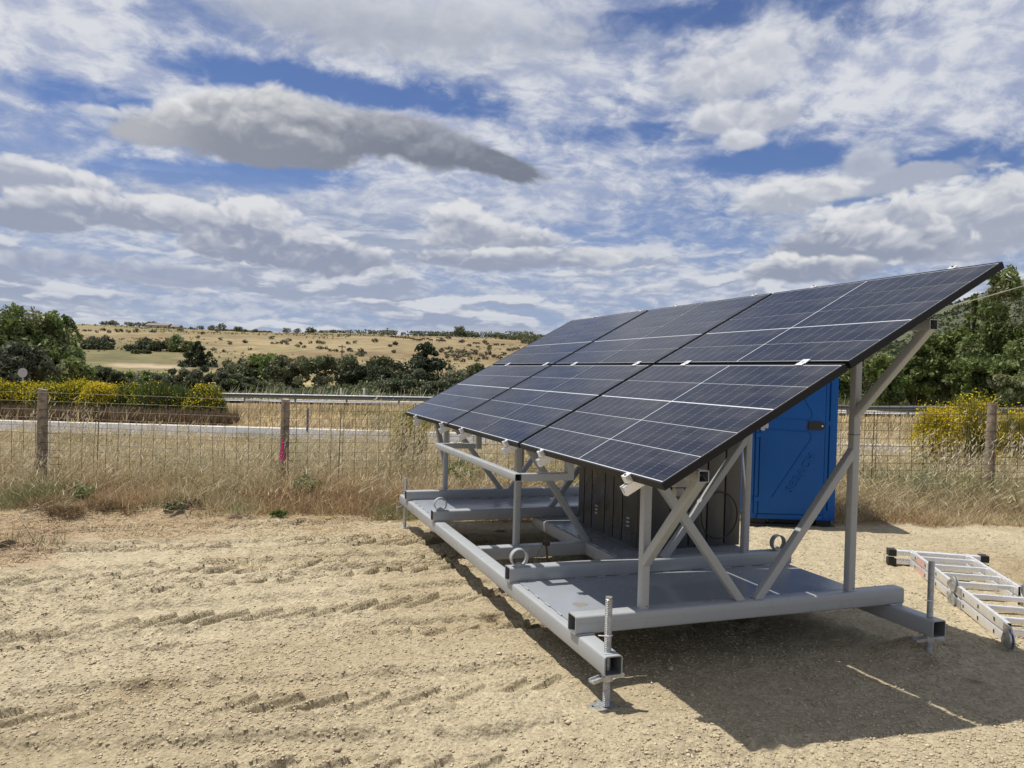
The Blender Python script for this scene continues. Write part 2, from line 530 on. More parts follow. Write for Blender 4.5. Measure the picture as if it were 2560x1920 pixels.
class MB:
    """collects verts and faces for one mesh"""

    def __init__(s):
        s.v, s.f, s.mi = [], [], []

    def add(s, vs, fs, mi=0):
        k = len(s.v)
        s.v += [tuple(map(float, q)) for q in vs]
        s.f += [tuple(i + k for i in q) for q in fs]
        s.mi += [mi] * len(fs)

    def box(s, a, b, mi=0, bev=0.0):
        (x0, y0, z0), (x1, y1, z1) = a, b
        if bev <= 0:
            s.add([(x0, y0, z0), (x1, y0, z0), (x1, y1, z0), (x0, y1, z0), (x0, y0, z1), (x1, y0, z1), (x1, y1, z1), (x0, y1, z1)],
                  [(3, 2, 1, 0), (4, 5, 6, 7), (0, 1, 5, 4), (1, 2, 6, 5), (2, 3, 7, 6), (3, 0, 4, 7)], mi)
        else:
            bm = bmesh.new()
            bmesh.ops.create_cube(bm, size=1.0)
            bmesh.ops.scale(bm, vec=(x1 - x0, y1 - y0, z1 - z0), verts=bm.verts)
            bmesh.ops.translate(bm, vec=((x0 + x1) / 2, (y0 + y1) / 2, (z0 + z1) / 2), verts=bm.verts)
            bmesh.ops.bevel(bm, geom=list(bm.edges), offset=bev, segments=2, affect='EDGES', profile=0.6)
            s.bm(bm, mi)

    def bm(s, bm, mi=0):
        bm.verts.index_update()
        s.add([q.co for q in bm.verts], [[q.index for q in f.verts] for f in bm.faces], mi)
        bm.free()

    def prism(s, prof, frame, L0, L1, mi=0, caps=True):
        """extrude a closed 2D profile; frame = origin, e1, e2, axis"""
        o, e1, e2, ax = (np.array(q, float) for q in frame)
        n = len(prof)
        vs = [o + e1 * p[0] + e2 * p[1] + ax * L0 for p in prof] + [o + e1 * p[0] + e2 * p[1] + ax * L1 for p in prof]
        fs = [(i, (i + 1) % n, n + (i + 1) % n, n + i) for i in range(n)]
        if caps:
            fs += [tuple(reversed(range(n))), tuple(range(n, 2 * n))]
        s.add(vs, fs, mi)

    def tube(s, pts, r, n=8, mi=0, caps=True):
        pts = [np.array(p, float) for p in pts]
        rr = r if hasattr(r, '__len__') else [r] * len(pts)
        vs, fs = [], []
        up = None
        for i, p in enumerate(pts):
            d = pts[min(i + 1, len(pts) - 1)] - pts[max(i - 1, 0)]
            d = d / (np.linalg.norm(d) + 1e-12)
            if up is None:
                up = np.array([0, 0, 1.0]) if abs(d[2]) < 0.9 else np.array([1.0, 0, 0])
            a = np.cross(d, up)
            a /= np.linalg.norm(a) + 1e-12
            b = np.cross(a, d)
            up = b
            for k in range(n):
                t = 2 * pi * k / n
                vs.append(p + (a * cos(t) + b * sin(t)) * rr[i])
        m = len(pts)
        for i in range(m - 1):
            for k in range(n):
                fs.append((i * n + k, i * n + (k + 1) % n, (i + 1) * n + (k + 1) % n, (i + 1) * n + k))
        if caps:
            fs += [tuple(reversed(range(n))), tuple(range((m - 1) * n, m * n))]
        s.add(vs, fs, mi)

    def mesh(s, name, mats, smooth_deg=None):
        me = bpy.data.meshes.new(name)
        me.from_pydata(s.v, [], s.f)
        for q in (mats if isinstance(mats, (list, tuple)) else [mats]):
            me.materials.append(q)
        if len(me.materials) > 1:
            me.polygons.foreach_set('material_index', s.mi)
        if smooth_deg is not None:
            me.polygons.foreach_set('use_smooth', [True] * len(me.polygons))
            me.set_sharp_from_angle(angle=radians(smooth_deg))
        me.update()
        return me

    def obj(s, name, mats, parent=None, smooth_deg=None):
        return link(name, s.mesh(name, mats, smooth_deg), None, parent)


def rrect(w, h, r, seg=3):
    p = []
    for cx, cy, a0 in ((w - r, r, -pi / 2), (w - r, h - r, 0), (r, h - r, pi / 2), (r, r, pi)):
        for k in range(seg + 1):
            a = a0 + pi / 2 * k / seg
            p.append((cx + r * cos(a), cy + r * sin(a)))
    return p


def hollow(mb, frame, w, h, L, wall=0.005, r=0.010):
    """square hollow section along the frame axis, open at both ends"""
    o, e1, e2, ax = (np.array(q, float) for q in frame)
    P = rrect(w, h, r)
    Q = [(wall + q[0], wall + q[1]) for q in rrect(w - 2 * wall, h - 2 * wall, max(0.001, r - wall))]
    n = len(P)
    W = lambda q, l: o + e1 * q[0] + e2 * q[1] + ax * l
    vs = [W(q, 0) for q in P] + [W(q, L) for q in P] + [W(q, 0) for q in Q] + [W(q, L) for q in Q]
    fo, fi = [], []
    for i in range(n):
        j = (i + 1) % n
        fo.append((i, j, n + j, n + i))
        fi.append((2 * n + j, 2 * n + i, 3 * n + i, 3 * n + j))
        fo.append((j, i, 2 * n + i, 2 * n + j))
        fo.append((n + i, n + j, 3 * n + j, 3 * n + i))
    k = len(mb.v)
    mb.add(vs, fo, 0)
    mb.f += [tuple(q + k for q in f) for f in fi]
    mb.mi += [1] * len(fi)


X, Y, Z = (1, 0, 0), (0, 1, 0), (0, 0, 1)


def strut(name, a, b, w, h, parent, side=(0, 1, 0), wall=0.004, mats=None):
    """tube from a to b (centre line), w across 'side', h the other way"""
    a, b = np.array(a, float), np.array(b, float)
    ax = b - a
    L = np.linalg.norm(ax)
    ax /= L
    e1 = np.array(side, float)
    e1 -= ax * (e1 @ ax)
    e1 /= np.linalg.norm(e1)
    e2 = np.cross(ax, e1)
    mb = MB()
    hollow(mb, (a - e1 * w / 2 - e2 * h / 2, e1, e2, ax), w, h, L, wall, 0.006)
    return mb.obj(name, mats or [M_STEEL, M_INNER], parent, 40)


# ------------------------------------------------------------------ numpy noise for terrain


def _hash(ix, iy, s):
    h = (ix.astype(np.int64) * 374761393 + iy.astype(np.int64) * 668265263 + s * 1442695041) & 0x7fffffff
    h = ((h ^ (h >> 13)) * 1274126177) & 0x7fffffff
    return ((h ^ (h >> 16)) & 0xffff) / 65535.0


def vnoise(x, y, s=0):
    ix, iy = np.floor(x), np.floor(y)
    fx, fy = x - ix, y - iy
    fx, fy = fx * fx * fx * (fx * (fx * 6 - 15) + 10), fy * fy * fy * (fy * (fy * 6 - 15) + 10)
    a, b = _hash(ix, iy, s), _hash(ix + 1, iy, s)
    c, d = _hash(ix, iy + 1, s), _hash(ix + 1, iy + 1, s)
    return (a * (1 - fx) + b * fx) * (1 - fy) + (c * (1 - fx) + d * fx) * fy - 0.5


def fbm(x, y, wl, oct=4, s=0, g=0.5):
    t = np.zeros(np.shape(x))
    a = 1.0
    for k in range(oct):
        t = t + a * vnoise(x / wl + 17.3 * k, y / wl - 9.1 * k, s + k)
        wl *= 0.5
        a *= g
    return t


def sst(v, a, b):
    t = np.clip((v - a) / (b - a), 0, 1)
    return t * t * (3 - 2 * t)


KD = [-60, 0, 11, 20, 28, 40, 55, 95, 115, 150, 200, 300, 400, 470, 560, 900, 2500]
KZ = [0.3, -0.147, -0.279, -0.50, -0.60, -0.85, -1.05, -1.40, -1.1, 1.2, 6.0, 14.5, 20.4, 22.0, 21.0, 16.0, 0.0]


def base_z(x, y):
    d, l = dl(x, y)
    z = np.interp(d, KD, KZ)
    lat = np.where(l > 0, 0.02, 0.01) * np.clip(l, -9, 9)
    z = z + lat * (1 - sst(d, 12, 22))
    z = z + 0.011 * np.clip(l, -30, 30) * sst(d, 36, 50) * (1 - sst(d, 66, 95))
    z = z + sst(d, 120, 300) * (fbm(x, y, 130.0, 3, 5) * 2.4 - l * 0.002)
    z = z + sst(d, 26, 40) * (1 - sst(d, 50, 55)) * fbm(x, y, 9.0, 3, 8) * 0.25
    return z


TRACKS = [((-4.4, 4.92), (0.9, 4.15), 0.44, 1), ((-4.6, 3.70), (0.9, 3.52), 0.42, 1), ((-4.4, 3.00), (0.5, 3.18), 0.30, 1),
          ((-4.3, 2.28), (0.8, 2.32), 0.56, 1), ((-4.2, 2.08), (0.6, 1.36), 0.30, 1), ((-4.0, 1.10), (0.2, 0.50), 0.46, 1),
          ((-3.4, 0.46), (-0.2, -0.28), 0.42, 1), ((-4.8, 5.75), (1.0, 5.45), 0.36, 1)]


def detail_z(x, y):
    """wheel ruts with lug prints, clods and trampled soil"""
    d, l = dl(x, y)
    z = fbm(x, y, 1.4, 3, 21) * 0.030
    rough = sst(fbm(x, y, 1.5, 3, 33), -0.05, 0.30)
    z = z + fbm(x, y, 0.16, 3, 40, 0.6) * (0.010 + 0.030 * rough)
    cl = fbm(x, y, 0.055, 2, 47, 0.6)
    z = z + np.maximum(cl, -0.15) * (0.007 + 0.015 * rough)
    wob = fbm(x, y, 0.8, 2, 55)
    for k, (a, b, w, sgn) in enumerate(TRACKS):
        a, b = np.array(a), np.array(b)
        e = b - a
        L = np.linalg.norm(e)
        e = e / L
        s = (x - a[0]) * e[0] + (y - a[1]) * e[1]
        t = -(x - a[0]) * e[1] + (y - a[1]) * e[0] + wob * 0.10
        m = (1 - sst(np.abs(t), w * 0.44, w * 0.56)) * sst(s, -0.2, 0.4) * (1 - sst(s, L - 0.5, L))
        keep = sst(fbm(x, y, 1.3, 2, 60 + k), -0.42, -0.12)
        ph = (s * sgn + np.abs(t) * 1.25 + wob * 0.05 + np.where(t > 0, 0.085, 0)) / 0.23
        ph = ph + fbm(x, y, 0.25, 2, 77) * 0.22
        f = ph - np.floor(ph)
        lug = sst(f, 0.10, 0.62) * (1 - sst(f, 0.66, 0.79)) * (0.45 + 0.55 * (1 - sst(t, -0.02, 0.08)))
        z = z * (1 - 0.85 * m * keep) + m * keep * ((0.043 + 0.022 * sst(d, 4.5, 7.5)) * lug * (0.9 + fbm(x, y, 0.5, 2, 95)) - 0.030)
        berm = np.exp(-((np.abs(t) - w * 0.60) / 0.055) ** 2) * sst(s, 0, 0.4) * (1 - sst(s, L - 0.5, L))
        z = z + berm * (0.020 + fbm(x, y, 0.09, 2, 80 + k) * 0.03)
    for (mx, my, r, h) in ((2.20, 0.10, 0.26, 0.075), (-3.72, 6.60, 0.42, 0.16), (-3.10, 6.80, 0.34, 0.13), (-2.35, 6.55, 0.38, 0.15),
                           (-3.62, 4.80, 0.30, 0.07), (-1.65, 6.05, 0.25, 0.08)):
        q = np.exp(-(((x - mx) ** 2 + (y - my) ** 2) / r ** 2))
        z = z + q * h * (0.75 + fbm(x, y, 0.22, 3, 90) * 1.1)
    for (fx, fy) in ((0.05, 0.07), (0.05, 5.05), (4.3, 3.8)):
        q = np.exp(-(((x - fx) ** 2 + (y - fy) ** 2) / 0.16 ** 2))
        z = z * (1 - q)
    return z * (1 - sst(d, 13, 20))


def ground_z(x, y):
    return float(base_z(x, y) + detail_z(np.array([x]), np.array([y]))[0])


# ------------------------------------------------------------------ ground, meadow, hill (one polar grid, cut in three)
th = np.concatenate([np.linspace(-3.1, -0.67, 44)[:-1], np.arange(-0.67, 0.67, 0.0021), np.linspace(0.67, 3.1, 44)])
rr_ = [1.2]
while rr_[-1] < 820:
    r = rr_[-1]
    rr_.append(r * (1.012 if r < 2.7 else 1.0018 if r < 9.4 else 1.006 if r < 15 else 1.022))
rr_ = np.array(rr_)
TH, RR = np.meshgrid(th, rr_)
gd, gl = RR * np.cos(TH), RR * np.sin(TH)
gx, gy = xy(gd, gl)
gz = base_z(gx, gy)
near = RR < 20
gz[near] += detail_z(gx[near], gy[near])
dd, ll = dl(gx, gy)
# surface colour of the soil and grasses themselves
n_big = fbm(gx, gy, 2.6, 4, 100)
n_sm = fbm(gx, gy, 0.35, 3, 110)
sand = np.array([0.405, 0.335, 0.215])
pale_ = np.array([0.46, 0.39, 0.26])
brown = np.array([0.33, 0.25, 0.15])
red = np.array([0.33, 0.22, 0.14])
soil = np.array([0.075, 0.052, 0.035])
straw = np.array([0.34, 0.255, 0.13])
gold = np.array([0.230, 0.180, 0.096])
olive = np.array([0.14, 0.14, 0.055])


def mx_(a, b, t):
    return a + (b - a) * np.clip(t, 0, 1)[..., None]


cc = np.broadcast_to(sand, gx.shape + (3,)).copy()
cc = mx_(cc, pale_, sst(n_big, -0.05, 0.25))
cc = mx_(cc, brown, sst(-n_big + n_sm * 0.4, 0.08, 0.42) * 0.75)
redm = sst(-ll, 3.2, 4.6) * sst(dd, 6.0, 6.9) * (1 - sst(dd, 8.2, 8.9)) * sst(fbm(gx, gy, 0.9, 3, 120), -0.25, 0.15)
cc = mx_(cc, red, redm * 0.8)
lit_ = sst(dd, 7.0, 8.6) * sst(-ll, 0.5, 3.0) * sst(fbm(gx, gy, 0.7, 4, 125), -0.35, 0.2)
cc = mx_(cc, np.array([0.33, 0.235, 0.14]), lit_ * 0.75)
verge = sst(dd + n_big * 0.5 + n_sm * 0.4, 8.75, 9.25)
cc = mx_(cc, mx_(np.broadcast_to(brown * 0.8, cc.shape), straw * 0.9, sst(n_sm, -0.2, 0.3)), verge)
for (mx, my, r) in ((-3.78, 6.50, 0.26), (-3.05, 6.70, 0.24), (-2.35, 6.45, 0.22), (-3.70, 4.68, 0.16), (-1.65, 6.0, 0.14)):
    q = np.exp(-(((gx - mx) ** 2 + (gy - my) ** 2) / r ** 2))
    cc = mx_(cc, soil, sst(q + n_sm * 0.6, 0.35, 0.6))
cc = mx_(cc, straw * 0.95, sst(dd, 12, 20))
cc = mx_(cc, olive * 1.2, sst(dd, 58, 66) * (0.55 + fbm(gx, gy, 12.0, 3, 130)))
hm = sst(dd, 112, 150)
hc = mx_(np.broadcast_to(gold, cc.shape), np.array([0.275, 0.215, 0.12]), sst(fbm(gx, gy, 60.0, 4, 140), -0.1, 0.4))
hc = mx_(hc, np.array([0.195, 0.142, 0.078]), sst(fbm(gx, gy * 1.7, 45.0, 4, 150), 0.05, 0.45) * 0.75)
hc = mx_(hc, np.array([0.145, 0.13, 0.062]), sst(-ll / np.maximum(dd, 1), 0.30, 0.5) * (1 - sst(dd, 180, 240)))
hc = mx_(hc, np.array([0.20, 0.185, 0.08]), sst(fbm(gx, gy, 34.0, 4, 160) + sst(dd, 330, 390) * 0.25 - 0.004 * ll - 0.6, 0.1, 0.5) * 0.8)
hc = mx_(hc, np.array([0.36, 0.29, 0.19]), sst(dd, 140, 144) * (1 - sst(dd, 150, 155)) * sst(-ll / np.maximum(dd, 1), 0.41, 0.43) * (1 - sst(-ll / np.maximum(dd, 1), 0.50, 0.54)))
hc = mx_(hc, np.array([0.075, 0.085, 0.035]), sst(ll / np.maximum(dd, 1), 0.20, 0.34))
cc = mx_(cc, hc, hm)
NR, NT = gx.shape


def grid_obj(name, r0, r1, m):
    nr = r1 - r0 + 1
    me = bpy.data.meshes.new(name)
    co = np.stack([gx[r0:r1 + 1], gy[r0:r1 + 1], gz[r0:r1 + 1]], -1).reshape(-1, 3)
    i = np.arange((nr - 1) * NT).reshape(nr - 1, NT)[:, :-1].ravel()
    q = np.stack([i, i + NT, i + NT + 1, i + 1], 1)[:, ::-1]
    me.vertices.add(len(co))
    me.vertices.foreach_set('co', co.ravel())
    me.loops.add(q.size)
    me.loops.foreach_set('vertex_index', q.ravel())
    me.polygons.add(len(q))
    me.polygons.foreach_set('loop_start', np.arange(0, q.size, 4))
    me.polygons.foreach_set('loop_total', np.full(len(q), 4))
    me.polygons.foreach_set('use_smooth', np.ones(len(q), bool))
    a = me.color_attributes.new('Col', 'FLOAT_COLOR', 'POINT')
    c4 = np.concatenate([cc[r0:r1 + 1].reshape(-1, 3), np.ones((len(co), 1))], 1)
    a.data.foreach_set('color', c4.ravel())
    me.update()
    me.validate()
    o = link(name, me, m)
    return setp(o, kind='structure')


def soil_mat(name, fine, bump):
    m = bpy.data.materials.new(name)
    m.use_nodes = True
    t = m.node_tree
    p = t.nodes['Principled BSDF']
    NX.nt = t
    p.inputs['Roughness'].default_value = 0.95
    p.inputs['Specular IOR Level'].default_value = 0.15
    co = t.nodes.new('ShaderNodeTexCoord')
    V = NX(co.outputs['Object'])
    an = t.nodes.new('ShaderNodeAttribute')
    an.attribute_name = 'Col'
    c = NX(an.outputs['Color'])
    g1 = noise(V, fine, 6.0, 0.7)
    g2 = noise(V, fine * 0.23, 5.0, 0.65)
    hs = t.nodes.new('ShaderNodeHueSaturation')
    t.links.new(c.k, hs.inputs['Color'])
    val = smooth(g1, 0.28, 0.72, 0.72, 1.22) * smooth(g2, 0.25, 0.75, 0.84, 1.14)
    t.links.new(val.k, hs.inputs['Value'])
    t.links.new(hs.outputs[0], p.inputs['Base Color'])
    b = t.nodes.new('ShaderNodeBump')
    b.inputs['Strength'].default_value = 1.0
    b.inputs['Distance'].default_value = bump
    vo = t.nodes.new('ShaderNodeTexVoronoi')
    t.links.new(V.k, vo.inputs['Vector'])
    vo.inputs['Scale'].default_value = fine * 1.1
    t.links.new((g1 + NX(vo.outputs['Distance']) * -0.5).k, b.inputs['Height'])
    t.links.new(b.outputs[0], p.inputs['Normal'])
    return m


M_SOIL = soil_mat('sandy_soil', 42.0, 0.020)
M_MEADOW = soil_mat('dry_meadow', 3.0, 0.03)
M_HILL = soil_mat('hill_pasture', 0.22, 0.25)
iA = int(np.searchsorted(rr_, 13.0))
iB = int(np.searchsorted(rr_, 118.0))
grid_obj('ground', 0, iA, M_SOIL)
grid_obj('meadow', iA, iB, M_MEADOW)
grid_obj('hill', iB, NR - 1, M_HILL)


def strip(name, d0, d1, l0, l1, m, lift, kind='structure', n=60, tilt=0.0):
    mb = MB()
    ls = np.linspace(l0, l1, n)
    k = max(2, int((d1 - d0) / 0.7) + 1)
    ds = np.linspace(d0, d1, k)
    for dv in ds:
        for lv in ls:
            x, y = xy(dv + tilt * lv, lv)
            mb.v.append((x, y, float(base_z(x, y)) + lift))
    for i in range(k - 1):
        for j in range(n - 1):
            mb.f.append((i * n + j, i * n + j + 1, (i + 1) * n + j + 1, (i + 1) * n + j))
            mb.mi.append(0)
    o = mb.obj(name, m)
    return setp(o, kind=kind)


M_GRAVEL = mat('pale_gravel', (0.50, 0.43, 0.32), 0.95, 0, 0.2, 2.0, 0.01, 30.0)
strip('shoulder', 25.2, 25.9, -40, 14, M_GRAVEL, 0.03)
strip('road', 21.0, 25.2, -40, 14, M_ASPHALT, 0.05)
strip('road_marking', 24.95, 25.12, -40, 14, M_PAINTLINE, 0.058)
strip('road_marking', 21.1, 21.25, -40, 14, M_PAINTLINE, 0.058)
strip('far_road', 55.6, 61.5, -60, 70, M_ASPHALT, 0.16, tilt=-0.11)
strip('far_road_marking', 55.8, 56.25, -60, 70, M_PAINTLINE, 0.20, tilt=-0.11)
strip('far_shoulder', 61.5, 63.2, -60, 70, M_GRAVEL, 0.17, tilt=-0.11)
strip('farm_track', 88.0, 91.0, -75, -8, M_GRAVEL, 0.35)

# forested mountain far to the right
ml = np.linspace(-450, 1500, 110)
md = np.linspace(620, 1700, 60)
ML, MD = np.meshgrid(ml, md)


def mount_z(d, l):
    x, y = xy(d, l)
    h = 168 * np.exp(-((l - 800) / 330.0) ** 2) * np.exp(-((d - 1000) / 330.0) ** 2)
    return h + fbm(x, y, 300.0, 4, 200) * 22 * np.clip(h / 60, 0, 1) + 2


mxx, myy = xy(MD, ML)
mzz = mount_z(MD, ML)
mb = MB()
mb.v = [tuple(q) for q in np.stack([mxx, myy, mzz], -1).reshape(-1, 3)]
for i in range(59):
    for j in range(109):
        k = i * 110 + j
        mb.f.append((k, k + 1, k + 111, k + 110))
        mb.mi.append(0)
M_MOUNT = mat('scrub_mountain', (0.072, 0.082, 0.036), 0.95, 0, 0.45, 0.035, 3.0, 0.06)
setp(mb.obj('hills', M_MOUNT, None, 60), kind='structure')

# ------------------------------------------------------------------ fast mesh from numpy triangles / quads with colours


def np_mesh(name, V, F, Cv, m, nper):
    me = bpy.data.meshes.new(name)
    V = np.asarray(V, np.float32).reshape(-1, 3)
    F = np.asarray(F, np.int32).reshape(-1, nper)
    me.vertices.add(len(V))
    me.vertices.foreach_set('co', V.ravel())
    me.loops.add(F.size)
    me.loops.foreach_set('vertex_index', F.ravel())
    me.polygons.add(len(F))
    me.polygons.foreach_set('loop_start', np.arange(0, F.size, nper, dtype=np.int32))
    me.polygons.foreach_set('loop_total', np.full(len(F), nper, np.int32))
    a = me.color_attributes.new('Col', 'FLOAT_COLOR', 'POINT')
    c4 = np.concatenate([np.asarray(Cv, np.float32).reshape(-1, 3), np.ones((len(V), 1), np.float32)], 1)
    a.data.foreach_set('color', c4.ravel())
    me.materials.append(m)
    me.update()
    return me


def pick(cols, n, jit=0.15):
    c = np.array(cols)[RNG.integers(0, len(cols), n)]
    return c * (1 + RNG.uniform(-jit, jit, (n, 1)))


def blades(px, py, pz, h, w, col, lean=0.35, curve=0.3, wind=(0.25, -0.05)):
    """grass blades: two quads that narrow to the tip"""
    n = len(px)
    a = RNG.uniform(0, 2 * pi, n)
    face = RNG.uniform(0, 2 * pi, n)
    lx = np.cos(a) * lean * RNG.uniform(0, 1, n) + wind[0] * RNG.uniform(0, 1, n)
    ly = np.sin(a) * lean * RNG.uniform(0, 1, n) + wind[1]
    cv = curve * RNG.uniform(0.2, 1.2, n)
    P = np.stack([px, py, pz], 1)
    fx = np.stack([np.cos(face), np.sin(face), np.zeros(n)], 1)
    vs = []
    for t, ww in ((0, 1.0), (0.5, 0.8), (1.0, 0.22)):
        off = np.stack([lx * (t + cv * t * t), ly * (t + cv * t * t), t * (1 - 0.25 * cv * t)], 1) * h[:, None]
        vs.append(P + off - fx * (w * ww / 2)[:, None])
        vs.append(P + off + fx * (w * ww / 2)[:, None])
    V = np.stack(vs, 1)
    k = np.arange(n)[:, None] * 6
    F = np.concatenate([k + np.array([0, 1, 3, 2]), k + np.array([2, 3, 5, 4])], 0)
    Cv = np.repeat(col[:, None, :], 6, 1)
    return V.reshape(-1, 3), F, Cv.reshape(-1, 3)


def join(parts, nper=4):
    V, F, Cc, k = [], [], [], 0
    for v, f, c in parts:
        V.append(v)
        F.append(f + k)
        Cc.append(c)
        k += len(v)
    return np.concatenate(V), np.concatenate(F), np.concatenate(Cc)


def gz_np(x, y):
    return base_z(x, y) + detail_z(x, y)


def scatter(n, d0, d1, lim=0.80, power=1.0):
    d = d0 + (d1 - d0) * RNG.uniform(0, 1, n) ** power
    l = RNG.uniform(-1, 1, n) * (d * lim + 0.5)
    x, y = xy(d, l)
    return d, l, x, y


STRAW = [(0.52, 0.425, 0.26), (0.60, 0.515, 0.335), (0.43, 0.345, 0.195), (0.34, 0.265, 0.15)]
RUST = [(0.38, 0.25, 0.135), (0.45, 0.32, 0.18), (0.31, 0.20, 0.105), (0.48, 0.38, 0.23)]
GREEN = [(0.22, 0.215, 0.10), (0.28, 0.265, 0.13), (0.18, 0.18, 0.08)]
PALE = [(0.62, 0.55, 0.38), (0.55, 0.48, 0.32)]

# grass on both sides of the fence
parts = []
d, l, x, y = scatter(46000, 8.85, 10.6)
keep = fbm(x, y, 0.6, 3, 300) * 0.7 + sst(d, 8.8, 9.4) > 0.28
d, l, x, y = d[keep], l[keep], x[keep], y[keep]
h = RNG.uniform(0.10, 0.34, len(d)) * (0.55 + 0.75 * sst(d, 8.9, 10.2)) * (1 + fbm(x, y, 0.5, 2, 302))
mixr = fbm(x, y, 1.1, 3, 305) > 0.06
col = np.where(mixr[:, None], pick(RUST, len(d), 0.22), pick(STRAW, len(d), 0.22))
gr = fbm(x, y, 0.8, 2, 309) > 0.40
col = np.where(gr[:, None], pick(GREEN, len(d), 0.25), col)
parts.append(blades(x, y, gz_np(x, y) - 0.01, h, np.full(len(d), 0.007), col, 1.0, 0.8, (0.12, -0.03)))
d, l, x, y = scatter(86000, 9.9, 20.6, 0.78)
h = RNG.uniform(0.16, 0.50, len(d)) * 1.16 * (1.0 - 0.46 * sst(d, 11.0, 17)) * (1 + 0.9 * fbm(x, y, 1.2, 3, 312))
gr = fbm(x, y, 1.5, 3, 320) > 0.20 + 0.12 * RNG.uniform(-1, 1, len(d))
col = np.where(gr[:, None], pick(GREEN + [(0.27, 0.27, 0.11)], len(d), 0.25), pick(STRAW, len(d), 0.22))
parts.append(blades(x, y, base_z(x, y) - 0.01, h, 0.006 + 0.0004 * d, col, 0.95, 0.9, (0.2, -0.04)))
# pale bent awns and seed heads mixed into the stand
n2 = 30000
d, l, x, y = scatter(n2, 9.2, 18.5, 0.78)
H = RNG.uniform(0.10, 0.52, n2) * (1.0 - 0.5 * sst(d, 11.0, 17)) * (0.5 + 0.5 * sst(d, 9.0, 10.0))
parts.append(blades(x, y, base_z(x, y) + H, RNG.uniform(0.03, 0.10, n2), 0.004 + 0.0005 * d, pick(PALE + STRAW[:2], n2, 0.15), 1.6, 0.6, (0.3, -0.1)))
V, F, Cv = join(parts)
setp(link('dry_grass', np_mesh('dry_grass', V, F, Cv, M_GRASS, 4)), kind='stuff')

# wild oats: stems with drooping pale spikelets
parts = []
d, l, x, y = scatter(5200, 9.9, 18.5, 0.78)
keep = fbm(x, y, 1.7, 2, 330) > -0.05
x, y, d = x[keep], y[keep], d[keep]
n = len(x)
z = base_z(x, y)
H = RNG.uniform(0.55, 0.98, n) * (1 - 0.35 * sst(d, 12, 18))
parts.append(blades(x, y, z, H, np.full(n, 0.004), pick(STRAW, n), 0.12, 0.2, (0.22, -0.04)))
for j in range(6):
    t = 0.72 + 0.055 * j
    ox, oy = x + H * 0.24 * t * 0.7 + RNG.uniform(-0.05, 0.05, n), y + RNG.uniform(-0.05, 0.05, n)
    parts.append(blades(ox, oy, z + H * t * 0.95, RNG.uniform(0.035, 0.07, n), np.full(n, 0.014), pick(PALE, n, 0.1), 0.8, 0.3, (0.5, -0.2)))
# a few tall oat clumps that stand out above the fence
for (px, py0, dd0, nst, top) in ((110, 985, 11.6, 22, 1.25), (960, 900, 12.0, 26, 1.35), (1010, 930, 11.8, 26, 1.20), (330, 1040, 11.4, 26, 0.95),
                                 (2395, 975, 13.2, 7, 1.5), (2480, 985, 13.0, 7, 1.45), (2100, 1060, 11.6, 16, 1.0), (880, 990, 12.6, 18, 1.0)):
    q = at(px, 1100, dd0)
    x = q[0] + RNG.normal(0, 0.22, nst)
    y = q[1] + RNG.normal(0, 0.22, nst)
    z = base_z(x, y)
    H = top * RNG.uniform(0.75, 1.05, nst)
    parts.append(blades(x, y, z, H, np.full(nst, 0.005), pick(STRAW, nst), 0.1, 0.15, (0.22, -0.04)))
    for j in range(11):
        t = 0.66 + 0.034 * j
        ox, oy = x + H * 0.22 * t * 0.75 + RNG.uniform(-0.07, 0.07, nst), y + RNG.uniform(-0.06, 0.06, nst)
        parts.append(blades(ox, oy, z + H * t * 0.97, RNG.uniform(0.04, 0.075, nst), np.full(nst, 0.015), pick(PALE, nst, 0.1), 0.7, 0.3, (0.5, -0.2)))
V, F, Cv = join(parts)
setp(link('wild_oats', np_mesh('wild_oats', V, F, Cv, M_GRASS, 4)), kind='stuff')

# dry verge between the two roads
parts = []
d, l, x, y = scatter(26000, 26.4, 53.5, 0.78, 1.3)
h = RNG.uniform(0.15, 0.5, len(d)) * (1 + fbm(x, y, 3.0, 3, 340))
col = np.where((fbm(x, y, 4.0, 3, 345) > 0.22)[:, None], pick(GREEN, len(d)), pick(STRAW, len(d), 0.2))
parts.append(blades(x, y, base_z(x, y) - 0.02, h, 0.02 + 0.0007 * d, col, 0.5, 0.5))
n2 = 5000
l = RNG.uniform(-19.5, -9.8, n2)
d = RNG.uniform(26.4, 27.9, n2)
x, y = xy(d, l)
parts.append(blades(x, y, base_z(x, y), RNG.uniform(0.25, 0.6, n2), np.full(n2, 0.03), pick([(0.17, 0.12, 0.075), (0.23, 0.165, 0.10), (0.12, 0.09, 0.06)], n2, 0.25), 0.3, 0.3))
V, F, Cv = join(parts)
setp(link('verge_grass', np_mesh('verge_grass', V, F, Cv, M_GRASS, 4)), kind='stuff')
# green growth and reeds beyond the far road
parts = []
d, l, x, y = scatter(26000, 63.4, 74.0, 0.80)
h = RNG.uniform(0.5, 1.25, len(d)) * (1 + 0.8 * fbm(x, y, 4.0, 3, 350)) * np.where(l > 6, 1.2, 0.45)
col = np.where((fbm(x, y, 5.0, 3, 355) > 0.05)[:, None], pick([(0.20, 0.23, 0.085), (0.14, 0.18, 0.055), (0.26, 0.27, 0.11)], len(d), 0.3),
               pick([(0.11, 0.15, 0.045), (0.27, 0.25, 0.12)], len(d), 0.3))
parts.append(blades(x, y, base_z(x, y) - 0.05, h, np.full(len(d), 0.085), col, 0.35, 0.4))
d, l, x, y = scatter(900, 63.6, 72.0, 0.80)
parts.append(blades(x, y, base_z(x, y), RNG.uniform(0.7, 1.5, len(d)) * np.where(l > 6, 1.3, 1.0), np.full(len(d), 0.07), pick(PALE, len(d)), 0.2, 0.5))
